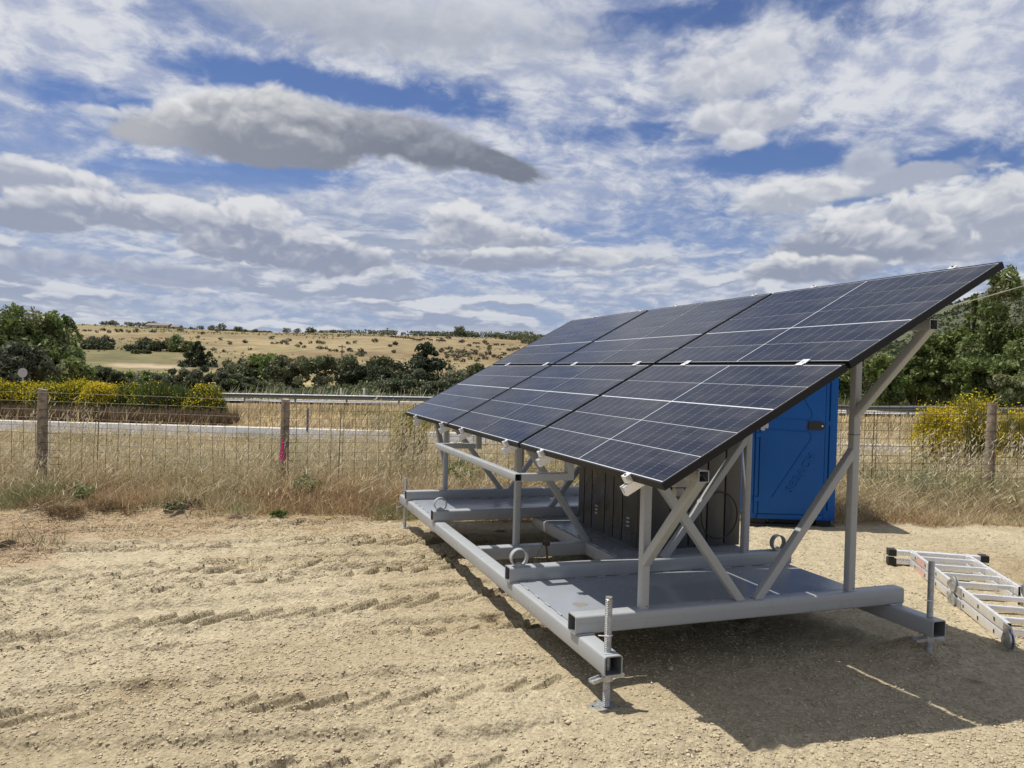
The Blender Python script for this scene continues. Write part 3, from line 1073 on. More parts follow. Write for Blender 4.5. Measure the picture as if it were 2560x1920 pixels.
V, F, Cv = join(parts)
setp(link('reeds', np_mesh('reeds', V, F, Cv, M_GRASS, 4)), kind='stuff')

# straw litter left on the bare soil
n = 15000
d = RNG.uniform(6.4, 9.2, n)
l = -RNG.uniform(0.0, 1.0, n) ** 0.75 * (d * 0.75)
keep = (fbm(*xy(d, l), 0.9, 3, 360) + sst(d, 7.2, 8.8) * 0.5 + sst(-l, 3, 5) * 0.25 > 0.30)
d, l = d[keep], l[keep]
x, y = xy(d, l)
z = gz_np(x, y) + 0.006
n = len(x)
Ln = RNG.uniform(0.05, 0.22, n)
V, F, Cv = blades(x, y, z, np.full(n, 1.0) * Ln, np.full(n, 0.008), pick(STRAW + RUST[:2] + PALE[1:], n, 0.2), 1.6, 0.1, (0.0, 0.0))
V = V.reshape(-1, 6, 3)
V[:, :, 2] = z[:, None] + (V[:, :, 2] - z[:, None]) * 0.12
setp(link('straw_litter', np_mesh('straw_litter', V.reshape(-1, 3), F, Cv, M_GRASS, 4)), kind='stuff')

# loose pebbles and clods
n = 80000
d = 2.6 + 6.2 * RNG.uniform(0, 1, n) ** 1.6
l = RNG.uniform(-1, 1, n) * (d * 0.78)
x, y = xy(d, l)
keep = fbm(x, y, 0.8, 3, 370) + RNG.uniform(-0.45, 0.45, n) > 0.0
x, y, d = x[keep], y[keep], d[keep]
n = len(x)
s = 0.0030 + 0.0065 * RNG.uniform(0, 1, n) ** 2.5
s[RNG.uniform(0, 1, n) < 0.004] *= 2.2
z = gz_np(x, y)
base = np.array([(1, 0, 0), (0, 1, 0), (-1, 0, 0), (0, -1, 0), (0, 0, 1), (0, 0, -1), (0.7, 0.7, 0.45), (-0.7, -0.7, 0.45)])[:6]
fac = np.array([(0, 1, 4), (1, 2, 4), (2, 3, 4), (3, 0, 4), (1, 0, 5), (2, 1, 5), (3, 2, 5), (0, 3, 5)])
sh = RNG.uniform(0.65, 1.4, (n, 6, 1)) * base[None]
sh[:, :, 2] *= 0.62
a = RNG.uniform(0, 2 * pi, n)
ca, sa = np.cos(a), np.sin(a)
R = np.stack([np.stack([ca, -sa], 1), np.stack([sa, ca], 1)], 1)
sh[:, :, :2] = np.einsum('nij,nkj->nki', R, sh[:, :, :2])
V = np.stack([x, y, z + s * 0.25], 1)[:, None] + sh * s[:, None, None] * 1.2
F = (np.arange(n)[:, None, None] * 6 + fac[None]).reshape(-1, 3)
Cv = np.repeat(pick([(0.44, 0.36, 0.235), (0.52, 0.44, 0.30), (0.38, 0.305, 0.195), (0.42, 0.34, 0.215)], n, 0.12)[:, None], 6, 1)
M_STONE = mat('pebble', (0.5, 0.42, 0.3), 0.9, attr='Col')
setp(link('gravel', np_mesh('gravel', V.reshape(-1, 3), F, Cv.reshape(-1, 3), M_STONE, 3)), kind='stuff')

# ================================================================== the solar skid
TILT = 0.5112
K = 1.132
A0 = CAM + K * (np.array([-0.0918, -0.6412, 1.0503]) - CAM)
PW, PH, GC, GS = 1.69 * K, 1.0546 * K, 0.0296 * K, 0.0225 * K
SU = np.array([cos(TILT), 0, sin(TILT)])       # up the slope
NN = np.array([-sin(TILT), 0, cos(TILT)])      # out of the glass
VY = np.array([0, 1.0, 0])
RUN_X = (0.0, 2.133)
BEAM_Y = (0.32, 1.366, 3.479, 4.665)

skid = thing('solar_skid', 'grey steel skid frame carrying six tilted dark solar panels on the sandy ground', 'solar array')

TM = [M_STEEL, M_INNER]
for x0 in RUN_X:
    mb = MB()
    hollow(mb, ((x0, 0, 0), X, Z, Y), 0.1, 0.1, 5.10, 0.006, 0.014)
    mb.obj('runner_beam', TM, skid, 40)
for y0 in BEAM_Y:
    mb = MB()
    hollow(mb, ((-0.014, y0 + 0.1, 0.1005), (0, -1, 0), Z, X), 0.1, 0.1, 2.262, 0.006, 0.014)
    mb.obj('cross_beam', TM, skid, 40)
    mb = MB()                                   # weld seam along the beam and at its seats on the runners
    mb.box((0.0, y0 - 0.0012, 0.158), (2.24, y0 - 0.0002, 0.1605))
    for x0 in RUN_X:
        mb.tube([(x0 + 0.004, y0 - 0.003, 0.102), (x0 + 0.096, y0 - 0.003, 0.102)], 0.006, 6)
    mb.obj('weld_seam', M_STEEL, skid, 60)
mb = MB()
hollow(mb, ((0.1005, 2.48, -0.001), (0, -1, 0), Z, X), 0.1, 0.1, 0.91, 0.006, 0.012)
mb.obj('low_cross_beam', TM, skid, 40)
mb = MB()
hollow(mb, ((1.011, 1.20, -0.002), X, Z, Y), 0.1, 0.1, 2.40, 0.006, 0.012)
mb.obj('deck_beam', TM, skid, 40)


def deck(x0, x1, y0, y1, z, welds):
    mb = MB()
    mb.box((x0, y0, z), (x1, y1, z + 0.006))
    o = mb.obj('deck_sheet', M_DECK, skid)
    mb = MB()
    for (ax, ay, bx, by) in welds:
        L = math.hypot(bx - ax, by - ay)
        k = max(2, int(L / 0.17))
        for i in range(k):
            t0, t1 = (i + 0.08) / k, (i + 0.48 + random.uniform(-0.08, 0.06)) / k
            mb.tube([(ax + (bx - ax) * t0, ay + (by - ay) * t0, z + 0.004), (ax + (bx - ax) * t1, ay + (by - ay) * t1, z + 0.004)], 0.0055, 5)
    mb.obj('weld_beads', M_STEEL, skid, 60)['kind'] = 'stuff'
    return o


deck(0.048, 2.20, 0.4285, 1.3560, 0.1012, ((0.046, 0.45, 0.046, 1.34), (0.1, 1.361, 2.15, 1.361), (0.5, 0.424, 2.1, 0.424)))
deck(0.048, 2.20, 3.5875, 4.6560, 0.1012, ((0.046, 3.6, 0.046, 4.64), (0.1, 4.661, 2.15, 4.661)))
deck(1.034, 2.20, 1.4750, 3.4700, 0.1005, ((1.032, 1.5, 1.032, 3.4), (1.1, 3.475, 2.1, 3.475)))
mb = MB()                                       # oily stain and rag left on the deck
mb.add([(0.235 + 0.05 * cos(a) * random.uniform(0.7, 1.2), 0.80 + 0.045 * sin(a) * random.uniform(0.6, 1.2), 0.1076) for a in np.linspace(0, 2 * pi, 10)[:-1]], [tuple(range(9))])
mb.obj('deck_stain', mat('dust_stain', (0.20, 0.185, 0.155), 0.6), skid)

# posts, braces, purlins
PX, BX = 0.417, 1.858      # centre lines of front and rear posts
TY = (0.371, 1.416, 2.435, 3.529, 4.715)
FZ = 0.2


def under(x):
    """height of the rail underside over x"""
    return A0[2] + (x - A0[0]) * math.tan(TILT) - 0.0905 / cos(TILT)


PZ = (under(PX - 0.03) - 0.001, under(BX - 0.03) - 0.001)      # tops of the two purlins


def post(x, y, z0, z1, w=0.05):
    o = strut('post', (x, y, z0), (x, y, z1), w, w, skid, (1, 0, 0))
    mb = MB()
    mb.tube([(x + w * 0.2, y - w / 2 - 0.0008, z0 + 0.016), (x + w * 0.2, y - w / 2 + 0.002, z0 + 0.016)], 0.004, 8)
    mb.obj('drain_hole', M_BLACK, o)
    return o


for i, y in enumerate(TY):
    z0 = 0.0995 if i == 2 else FZ + 0.0005
    if i in (0, 2, 4):
        post(PX, y, z0, PZ[0] - 0.0595)
        strut('brace', (1.06, y, z0 - 0.012), (0.445, y, 0.965), 0.0496, 0.05, skid)
    else:
        strut('hanger_post', (PX, y, 0.768), (PX, y, PZ[0] - 0.0595), 0.05, 0.05, skid, (1, 0, 0))
    if i != 2:
        post(BX, y, z0, PZ[1] - 0.0595)
        strut('brace', (1.165, y, z0 - 0.012), (1.85, y, 1.062), 0.0496, 0.05, skid)
for x, zl, zt_ in ((PX, 0.470, PZ[0] - 0.034), (BX, 1.305, PZ[1] - 0.034)):        # raking struts under the purlin ends
    for s_, y in ((-1, TY[0]), (1, TY[4])):
        strut('raking_strut', (x, y + s_ * 0.014, zl - 0.010), (x, y + s_ * 0.524, zt_ - 0.008), 0.0506, 0.05, skid, (1, 0, 0))
mb = MB()
mb.box((BX - 0.0262, TY[0] - 0.0262, 1.163), (BX + 0.0262, TY[0] + 0.0262, 1.1665))
mb.obj('joint_seam', M_BLACK, skid)
for x, zt_ in zip((PX, BX), PZ):
    mb = MB()
    hollow(mb, ((x - 0.03, -0.18, zt_ - 0.06), X, Z, Y), 0.06, 0.06, 5.46, 0.005, 0.006)
    mb.obj('purlin', TM, skid, 40)

# bracket frame that hangs between the second and fourth trusses
zb = 0.768
brk = MB()
hollow(brk, ((0.012, 1.392, zb), X, Z, Y), 0.05, 0.05, 2.19, 0.004, 0.006)
b = brk.obj('bracket_bar', TM, skid, 40)
mb = MB()
mb.box((0.0135, 1.3908, zb + 0.014), (0.024, 1.3925, zb + 0.024))
mb.obj('open_corner', M_BLACK, b)
for y in (1.3915, 3.5325):
    mb = MB()
    hollow(mb, ((0.06, y + 0.05, zb - 0.0005), (0, -1, 0), Z, X), 0.05, 0.051, 0.333, 0.004, 0.006)
    mb.obj('bracket_arm', TM, skid, 40)

# lifting eyes
for (x, y) in ((0.060, 1.404), (0.060, 3.520), (2.150, 1.404), (2.150, 3.520)):
    mb = MB()
    R, r, n = 0.060, 0.053, 36
    vs = []
    for k in range(n):
        t = 2 * pi * k / n
        for (q, yy) in ((R, -0.022), (R, 0.022), (r, 0.022), (r, -0.022)):
            vs.append((x + q * cos(t), y + yy, 0.258 + q * sin(t)))
    fs = []
    for k in range(n):
        a, b2 = 4 * k, 4 * ((k + 1) % n)
        for j in range(4):
            fs.append((a + j, b2 + j, b2 + (j + 1) % 4, a + (j + 1) % 4))
    mb.add(vs, fs)
    o = mb.obj('lifting_eye', M_STEEL, skid, 40)
    mb = MB()
    mb.tube([(x - 0.030, y, 0.201), (x, y, 0.2045), (x + 0.030, y, 0.201)], [0.012, 0.026, 0.012], 8)
    mb.obj('eye_weld', M_STEEL, o, 60)

# screw jacks
for (x, y, top, plain) in ((0.05, 0.068, 0.375, 0), (2.183, 0.068, 0.435, 0), (0.05, 5.03, 0.29, 1), (2.183, 5.03, 0.30, 1)):
    zg = float(base_z(x, y)) if (x > 1 and y < 1) else ground_z(x, y) - 0.006
    mb = MB()
    if plain:
        mb.tube([(x, y, zg + 0.004), (x, y, top)], 0.018, 14)
    else:
        pts, rad, z, k = [], [], zg + 0.012, 0
        while z < top - 0.012:
            for dz, r in ((0.0, 0.0155), (0.003, 0.0188), (0.0058, 0.0188), (0.0088, 0.0155)):
                pts.append((x, y, z + dz))
                rad.append(r)
            z += 0.0092
        pts.append((x, y, top))
        rad.append(0.0175)
        mb.tube(pts, rad, 14)
    rod = mb.obj('screw_jack', M_GALV, skid, 35)
    mb = MB()                                   # cast nut with two wing handles under the runner
    a = radians(14 if x < 1 else -8)
    e1, e2 = np.array([cos(a), sin(a), 0]), np.array([-sin(a), cos(a), 0])
    c0 = np.array([x, y, -0.018])
    mb.tube([c0 + (0, 0, -0.026), c0 + (0, 0, 0.014)], 0.031, 14)
    for s_ in (-1, 1):
        o0 = c0 + e1 * 0.018 * s_
        mb.prism([(-0.021, -0.010), (0.021, -0.010), (0.021, 0.008), (0.014, 0.008), (0.012, -0.002), (-0.012, -0.002), (-0.014, 0.008), (-0.021, 0.008)],
                 (o0 + (0, 0, -0.006), e2, (0, 0, 1), e1 * s_ * 0.97 + np.array([0, 0, -0.10])), 0.0, 0.085)
    mb.obj('jack_nut', M_GALV, rod, 40)
    mb = MB()
    a = radians(28)
    w = 0.070
    P = [(-w, -w + 0.02), (-w + 0.02, -w), (w - 0.02, -w), (w, -w + 0.02), (w, w - 0.02), (w - 0.02, w), (-w + 0.02, w), (-w, w - 0.02)]
    mb.prism(P, ((x, y, zg + 0.003), (cos(a), sin(a), 0.03), (-sin(a), cos(a), 0.04), (0, 0, 1)), 0, 0.006)
    for q in ((-0.048, -0.048), (0.048, 0.048), (-0.048, 0.048), (0.048, -0.048)):
        cx, cy = x + q[0] * cos(a) - q[1] * sin(a), y + q[0] * sin(a) + q[1] * cos(a)
        mb.tube([(cx, cy, zg + 0.004), (cx, cy, zg + 0.0105 + 0.001)], 0.007, 8, 1)
    mb.obj('foot_plate', [M_GALV, M_BLACK], rod, 40)

# thin cable tie round the two near jacks
for (x, z) in ((0.05, 0.185), (2.183, 0.205)):
    mb = MB()
    mb.tube([(x - 0.062, 0.05, z + 0.006), (x - 0.02, 0.048, z), (x, 0.047, z - 0.002), (x + 0.021, 0.06, z - 0.004), (x + 0.021, 0.072, z - 0.010)], 0.0026, 6)
    mb.obj('cable_tie', M_WHITE, skid, 60)

# ---- panels
SUY = lambda c, r, n: A0 + VY * c + SU * r + NN * n
FRM, MRG, MIDG, ROWG = 0.0105, 0.0085, 0.012, 0.0055
hw = (PW - 2 * FRM - 2 * MRG - MIDG) / 2
hh0 = (PH - 2 * FRM - 2 * MRG - 3 * ROWG - 0.0115) / 5


def panel_meshes():
    fr = MB()
    t = 0.038
    fr.box((0, 0, -t), (PW, FRM, 0.0015))
    fr.box((0, PH - FRM, -t), (PW, PH, 0.0015))
    fr.box((0, FRM, -t), (FRM, PH - FRM, 0.0015))
    fr.box((PW - FRM, FRM, -t), (PW, PH - FRM, 0.0015))
    bs = MB()
    bs.box((FRM, FRM, -0.006), (PW - FRM, PH - FRM, -0.0012))
    cm = bpy.data.meshes.new('cell_string')
    cm.from_pydata([(0, 0, 0), (hw, 0, 0), (hw, hh0, 0), (0, hh0, 0), (0, 0, -0.001), (hw, 0, -0.001), (hw, hh0, -0.001), (0, hh0, -0.001)], [],
                   [(0, 1, 2, 3), (0, 4, 5, 1), (1, 5, 6, 2), (2, 6, 7, 3), (3, 7, 4, 0)])
    uv = cm.uv_layers.new(name='UVMap')
    q = [(0, 0), (1, 0), (1, 1), (0, 1)]
    for k, li in enumerate(cm.polygons[0].loop_indices):
        uv.data[li].uv = q[k]
    cm.materials.append(M_CELL)
    ud = MB()
    ud.box((FRM, FRM, -0.0085), (PW - FRM, PH - FRM, -0.0065))  # added dark sheet behind the white back, there to reduce bounced light
    return fr.mesh('panel_frame', M_BLACKFRAME), bs.mesh('backsheet', M_WHITEBACK), cm, ud.mesh('underside', M_UNDER)


FR, BS, CM, UD = panel_meshes()
pm = Matrix(((0, SU[0], NN[0], 0), (1, SU[1], NN[1], 0), (0, SU[2], NN[2], 0), (0, 0, 0, 1)))
rows = [FRM + MRG + k * (hh0 + ROWG) + (0.006 if k > 2 else 0) for k in range(5)]
for r in range(2):
    for c in range(3):
        o = link('solar_panel', FR, None, skid)
        # the thick strip sits above the third row in the lower bank, below the fourth in the upper one
        org = SUY(c * (PW + GC), r * (PH + GS), random.uniform(-0.0008, 0.0008))
        M = pm.copy()
        # mirror the local x/y handedness: local x runs along the row, y up the slope
        M.translation = Vector(org)
        flip = Matrix(((1, 0, 0, 0), (0, 1, 0, 0), (0, 0, -1, 0), (0, 0, 0, 1)))
        o.matrix_world = M
        link('backsheet', BS, None, o)
        link('underside', UD, None, o)
        for k in range(5):
            v0 = rows[k] if r == 0 else PH - rows[k] - hh0
            for s_ in range(2):
                link('cell_string', CM, None, o, (FRM + MRG + s_ * (hw + MIDG), v0, 0.0003))

# rails and clamps
RAIL_C = (0.325, 1.49, 2.185, 3.36, 4.06, 5.21)
rail_prof = [(0, 0), (0.038, 0), (0.038, 0.05), (0.026, 0.05), (0.026, 0.044), (0.031, 0.044), (0.031, 0.012), (0.007, 0.012), (0.007, 0.044), (0.012, 0.044), (0.012, 0.05), (0, 0.05)]
mb = MB()
mb.prism(rail_prof, ((0, 0, 0), (0, 1, 0), NN, SU), 0, 2 * PH + GS + 0.09)
RM = mb.mesh('mounting_rail', M_ALU)
mb = MB()                                       # end clamp: stepped block with a bolt
mb.prism([(0, -0.036), (0.030, -0.036), (0.030, 0.004), (-0.008, 0.004), (-0.008, 0.001), (0.0, 0.001)], ((0, 0, 0), -SU, NN, VY), -0.022, 0.022)
mb.tube([-SU * 0.016 + NN * 0.004, -SU * 0.016 + NN * 0.0075], 0.0065, 8, 1)
EC = mb.mesh('end_clamp', [M_ALU, M_BLACK])
mb = MB()
mb.prism([(0, -0.036), (0.030, -0.036), (0.030, 0.004), (-0.008, 0.004), (-0.008, 0.001), (0.0, 0.001)], ((0, 0, 0), SU, NN, -VY), -0.022, 0.022)
mb.tube([SU * 0.016 + NN * 0.004, SU * 0.016 + NN * 0.0085], 0.0065, 8, 1)
TC = mb.mesh('end_clamp', [M_ALU, M_BLACK])
mb = MB()                                       # middle clamp bridging the two banks
mb.prism([(-0.022, 0.002), (GS + 0.022, 0.002), (GS + 0.022, 0.006), (GS * 0.5 + 0.01, 0.006), (GS * 0.5 + 0.01, 0.0035), (GS * 0.5 - 0.01, 0.0035), (GS * 0.5 - 0.01, 0.006), (-0.022, 0.006)],
         ((0, 0, 0), SU, NN, VY), -0.028, 0.028)
mb.box((-0.001, -0.004, -0.03), (0.001, 0.004, 0.0))
mb.tube([SU * GS / 2 + NN * 0.003, SU * GS / 2 + NN * 0.010], 0.006, 8, 0)
MC = mb.mesh('middle_clamp', M_ALU)
for c in RAIL_C:
    link('mounting_rail', RM, None, skid, Vector(SUY(c - 0.019, -0.062, -0.0892)))
    link('end_clamp', EC, None, skid, Vector(SUY(c, 0, 0)))
    link('middle_clamp', MC, None, skid, Vector(SUY(c, PH, 0)))
    link('end_clamp', TC, None, skid, Vector(SUY(c, 2 * PH + GS, 0)))

# junction boxes and leads under the near panel
mb = MB()
q = SUY(0.55, 0.30, -0.10)
mb.box(q - (0.06, 0.045, 0.02), q + (0.06, 0.045, 0.02), 0, 0.012)
mb.obj('junction_box', mat('grey_box', (0.32, 0.32, 0.31), 0.5), skid, 40)
q = at(1697, 1204, 3.95)
mb = MB()
mb.box(q - (0.055, 0.03, 0.028), q + (0.055, 0.03, 0.03), 0, 0.018)
mb.box(q + (-0.03, -0.02, -0.075), q + (0.025, 0.02, -0.03), 0, 0.014)
mb.tube([q + (0.02, 0, 0.03), q + (0.05, 0, 0.06), q + (0.10, 0, 0.03), q + (0.09, 0.0, -0.02)], 0.006, 6, 1)
mb.tube([q + (0, 0, 0.03), q + (0.0, 0.1, 0.16)], 0.008, 6, 1)
mb.obj('cable_connector', [mat('grey_box', (0.32, 0.32, 0.31), 0.5), M_RUBBER], skid, 40)

# black leads clipped along the purlin and dropping to the cabinet
for (y0, xe, ye) in ((0.9, 1.45, 1.985), (1.9, 1.285, 2.35), (2.7, 1.285, 2.80)):
    mb = MB()
    pz = PZ[0] - 0.05
    mb.tube([(PX + 0.036, y0 - 0.7, pz), (PX + 0.036, y0, pz), (PX + 0.10, y0 + 0.12, pz - 0.10), (0.85, (y0 + ye) / 2 + 0.1, pz - 0.20), (xe - 0.12, ye - 0.02, pz - 0.10), (xe, ye, pz - 0.02)], 0.006, 6)
    mb.obj('panel_lead', M_RUBBER, skid, 60)

# ================================================================== plant cabinet on the deck
CX0, CX1, CY0, CY1, CZ0, CZ1 = 1.292, 2.238, 2.0, 3.13, 0.107, 1.33
cab = thing('plant_cabinet', 'dark grey ribbed steel cabinet standing on the skid deck under the panels', 'cabinet', (1.765, 2.565, CZ0))


def rel(o, *p):
    return tuple(np.array(p) - np.array(o.location))


mb = MB()
mb.box(rel(cab, CX0, CY0, CZ0), rel(cab, CX1, CY1, CZ1), 0)
mb.obj('body', M_CAB, cab)
mb = MB()
mb.box(rel(cab, CX0 - 0.02, CY0 - 0.02, CZ1), rel(cab, CX1 + 0.02, CY1 + 0.02, CZ1 + 0.03), 0, 0.006)
mb.obj('roof', M_CAB, cab, 40)
g1 = (CY0, 2.012 + 0.0, 2.266, 2.429, 2.590, 2.847, 3.006, CY1)
edges = [CY0, 2.262, 2.425, 2.586, 2.843, 3.002, CY1]
for a, b2 in zip(edges[:-1], edges[1:]):
    mb = MB()
    mb.box(rel(cab, CX0 - 0.014, a + 0.008, CZ0 + 0.02), rel(cab, CX0 - 0.0005, b2 - 0.008, CZ1 - 0.012), 0, 0.003)
    o = mb.obj('side_panel', M_CAB, cab, 40)
    if a in (2.586, CY0):
        yc = 2.733 if a > 2.3 else 2.150
        for k in range(3):
            m2 = MB()
            zc_ = 0.345 - k * 0.031
            m2.prism([(0, 0), (-0.006, -0.002), (-0.010, -0.014), (0, -0.014)], (rel(cab, CX0 - 0.0138, yc - 0.024, zc_), X, Z, Y), 0, 0.048)
            m2.obj('louvre', mat('louvre_grey', (0.30, 0.30, 0.29), 0.3), o)
edges = [CX0, 1.564, 1.737, 1.908, 2.078, CX1]
for a, b2 in zip(edges[:-1], edges[1:]):
    mb = MB()
    mb.box(rel(cab, a + 0.008, CY0 - 0.014, CZ0 + 0.02), rel(cab, b2 - 0.008, CY0 - 0.0005, CZ1 - 0.012), 0, 0.003)
    mb.obj('front_panel', M_CAB, cab, 40)
for a in (CX0,):
    mb = MB()
    mb.box(rel(cab, CX0 - 0.012, CY0 - 0.012, CZ0), rel(cab, CX0 - 0.0003, CY0 - 0.0003, CZ1))
    mb.obj('corner_trim', M_CAB, cab)

# coil of black cable hanging in front of the cabinet
mb = MB()
pts = []
for k in range(49):
    t = radians(215) - 2 * pi * k / 52
    pts.append((2.0 + 0.172 * cos(t), 1.945 + 0.004 * sin(3 * t), 0.375 + 0.190 * sin(t)))
lead = [(1.40, 1.6, 1.02), (1.55, 1.8, 0.80), (1.70, 1.93, 0.62), (1.80, 1.945, 0.56), (1.845, 1.945, 0.545), (1.88, 1.945, 0.545), (1.93, 1.945, 0.56)]
arc = []
for k in range(60):
    t = radians(112) - radians(300) * k / 59
    arc.append((2.0 + 0.172 * cos(t), 1.945, 0.372 + 0.190 * sin(t)))
mb.tube(lead + arc, 0.0055, 8)
setp(mb.obj('cable_coil', M_RUBBER, None, 60), 'loop of thin black cable hanging in front of the dark grey cabinet', 'cable')

# earth rod with clamp and wire
erz = ground_z(0.55, 2.05)
er = thing('earth_rod', 'thin brown earthing rod with a clamp and wire inside the skid frame', 'earth rod', (0.535, 2.05, erz))
mb = MB()
mb.tube([(0.03, 0, -0.05), (-0.02, 0, 0.252 - erz)], 0.0085, 8)
mb.obj('rod', mat('coppered_steel', (0.10, 0.065, 0.045), 0.5, 0.6), er, 40)
mb = MB()
mb.box((-0.030, -0.018, 0.172 - erz), (0.012, 0.018, 0.212 - erz), 0, 0.006)
mb.tube([(-0.045, 0, 0.192 - erz), (-0.02, 0, 0.192 - erz)], 0.012, 8)
mb.obj('clamp', mat('coppered_steel', (0.10, 0.065, 0.045), 0.5, 0.6), er, 40)
mb = MB()
mb.tube([(-0.035, 0, 0.185 - erz), (-0.075, 0, 0.13 - erz), (-0.10, 0, 0.05 - erz), (-0.115, 0, -0.04 - erz), (-0.11, 0.01, -0.1 - erz), (-0.1, 0.01, 0.0)], 0.0035, 6)
mb.obj('wire', mat('green_wire', (0.16, 0.15, 0.06), 0.5), er, 60)

# ================================================================== portable toilet
tl, tr = np.array([3.836, 4.000]), np.array([4.800, 3.625])
tu = (tr - tl) / np.linalg.norm(tr - tl)
tz = -0.192
wc = thing('portable_toilet', 'blue plastic portable toilet standing behind the skid by the fence', 'portable toilet', (tl[0], tl[1], tz), math.atan2(tu[1], tu[0]))
TW, TD, TH_ = 0.975, 1.05, 2.24
mb = MB()
mb.box((-0.005, -0.012, 0.0), (TW + 0.012, TD, 0.032), 0, 0.008)
mb.box((0.03, 0.03, 0.03), (0.20, TD - 0.03, 0.088))
mb.box((TW - 0.20, 0.03, 0.03), (TW - 0.03, TD - 0.03, 0.088))
mb.box((0.2, 0.10, 0.03), (TW - 0.2, TD - 0.03, 0.088))
mb.obj('skid_base', mat('black_skid', (0.012, 0.012, 0.013), 0.6), wc, 40)
mb = MB()
mb.box((0.0, 0.02, 0.088), (TW, TD, 2.10), 0, 0.012)
mb.obj('cabin', M_BLUE, wc, 40)
mb = MB()                                       # front frame: two posts with slots, sill and head
mb.box((0.0, 0.0, 0.088), (0.040, 0.0195, 2.10), 0, 0.005)
mb.box((0.053, 0.0, 0.150), (0.094, 0.0195, 2.08), 0, 0.005)
mb.box((0.040, 0.004, 0.088), (0.053, 0.0195, 0.15))
for (z0, z1) in ((0.088, 0.205), (1.175, 1.232), (1.735, 2.08)):
    mb.box((0.874, 0.001, z0), (0.8905, 0.0195, z1))
mb.box((0.838, 0.0, 0.088), (0.873, 0.0195, 2.08), 0, 0.005)
mb.box((0.891, 0.0, 0.088), (TW, 0.0195, 2.10), 0, 0.006)
mb.box((0.095, 0.0, 0.088), (0.837, 0.0195, 0.143), 0, 0.004)
mb.box((0.095, 0.0, 2.03), (0.837, 0.0195, 2.10), 0, 0.004)
mb.obj('door_frame', M_BLUE, wc, 40)
mb = MB()
mb.box((0.101, -0.010, 0.150), (0.832, 0.016, 2.022), 0, 0.005)
door = mb.obj('door', M_BLUE, wc, 40)


def ridge(pts, r=0.007, name='moulded_rib'):
    q = MB()
    q.tube([(a, -0.0095, b) for a, b in pts], r, 6)
    return q.obj(name, M_BLUE, door, 60)


ridge([(0.25, 2.0), (0.42, 1.77), (0.579, 1.49), (0.668, 1.345), (0.678, 1.312), (0.674, 1.275), (0.655, 1.250), (0.630, 1.241), (0.254, 1.251), (0.15, 1.254)])
ridge([(0.15, 1.123), (0.264, 1.119), (0.600, 1.105), (0.640, 1.102), (0.666, 1.085), (0.676, 1.058), (0.674, 1.025), (0.660, 0.995), (0.600, 0.905), (0.248, 0.339)])
fc = bpy.data.curves.new('moulded_lettering', 'FONT')
fc.body = 'SEBACH'
fc.size = 0.118
fc.extrude = 0.006
fc.offset = 0.001
fc.bevel_depth = 0.0012
fc.space_character = 1.28
to = bpy.data.objects.new('moulded_lettering', fc)
COL.objects.link(to)
dg = bpy.context.evaluated_depsgraph_get()
tme = bpy.data.meshes.new_from_object(to.evaluated_get(dg))
bpy.data.objects.remove(to)
tme.materials.clear()
tl_o = link('moulded_lettering', tme, M_BLUE, door)
ang = math.atan2(0.425, 0.262)
tl_o.matrix_local = Matrix.Translation((0.468, -0.0125, 0.390)) @ Matrix.Rotation(-ang, 4, 'Y') @ Matrix.Rotation(pi / 2, 4, 'X')
for zh in (0.315, 1.05, 1.78):
    mb = MB()
    mb.box((0.044, -0.016, zh - 0.026), (0.103, 0.004, zh + 0.026), 0, 0.005)
    mb.obj('hinge', M_BLUE, door, 40)
mb = MB()                                       # darker blue sheet painting the shade of the latch recess, then black latch plate with its indicator
mb.box((0.592, -0.0108, 1.137), (0.645, -0.0098, 1.217))
mb.obj('latch_recess_shade', mat('blue_recess_shade', (0.003, 0.06, 0.26), 0.5), door)
mb = MB()
P = [(0.635, 1.125), (0.775, 1.125)] + [(0.772 + 0.0495 * cos(t), 1.1745 + 0.0495 * sin(t)) for t in np.linspace(-pi / 2, pi / 2, 12)[1:-1]] + [(0.775, 1.224), (0.650, 1.224), (0.638, 1.212)]
mb.prism([(a, b) for a, b in P], ((0, 0, 0), X, Z, (0, -1, 0)), 0.009, 0.028)
lp = mb.obj('latch_plate', M_RUBBER, door)
mb = MB()
mb.tube([(0.793, -0.027, 1.173), (0.793, -0.031, 1.173)], 0.010, 14)
mb.obj('indicator', M_WHITE, lp, 40)
mb = MB()
P = [(0.100, 1.108), (0.135, 1.100), (0.160, 1.118), (0.186, 1.120), (0.190, 1.165), (0.182, 1.205), (0.118, 1.205), (0.104, 1.16)]
mb.prism(P, ((0, 0, 0), X, Z, (0, -1, 0)), 0.0098, 0.0112)
mb.obj('sticker', M_SIGNBACK, door)
for bx in (0.207, 0.439, 0.67, 0.897):
    mb = MB()
    mb.tube([(bx, 0.001, 0.118), (bx, -0.006, 0.118)], 0.012, 10)
    mb.obj('bolt', M_BLUE, wc, 40)
mb = MB()                                       # domed roof and vent stack
rs = rrect(TW + 0.06, TD + 0.06, 0.10, 4)
lay = []
for (f, z) in ((1.0, 2.085), (1.0, 2.125), (0.93, 2.17), (0.70, 2.225), (0.3, 2.245)):
    lay.append([((q[0] - (TW + 0.06) / 2) * f + TW / 2, (q[1] - (TD + 0.06) / 2) * f + TD / 2, z) for q in rs])
n = len(rs)
fs = [tuple(reversed(range(n)))]
for i in range(4):
    fs += [(i * n + k, i * n + (k + 1) % n, (i + 1) * n + (k + 1) % n, (i + 1) * n + k) for k in range(n)]
fs.append(tuple(range(4 * n, 5 * n)))
mb.add([q for L in lay for q in L], fs)
mb.obj('roof', mat('pale_roof', (0.55, 0.57, 0.60), 0.5), wc, 40)

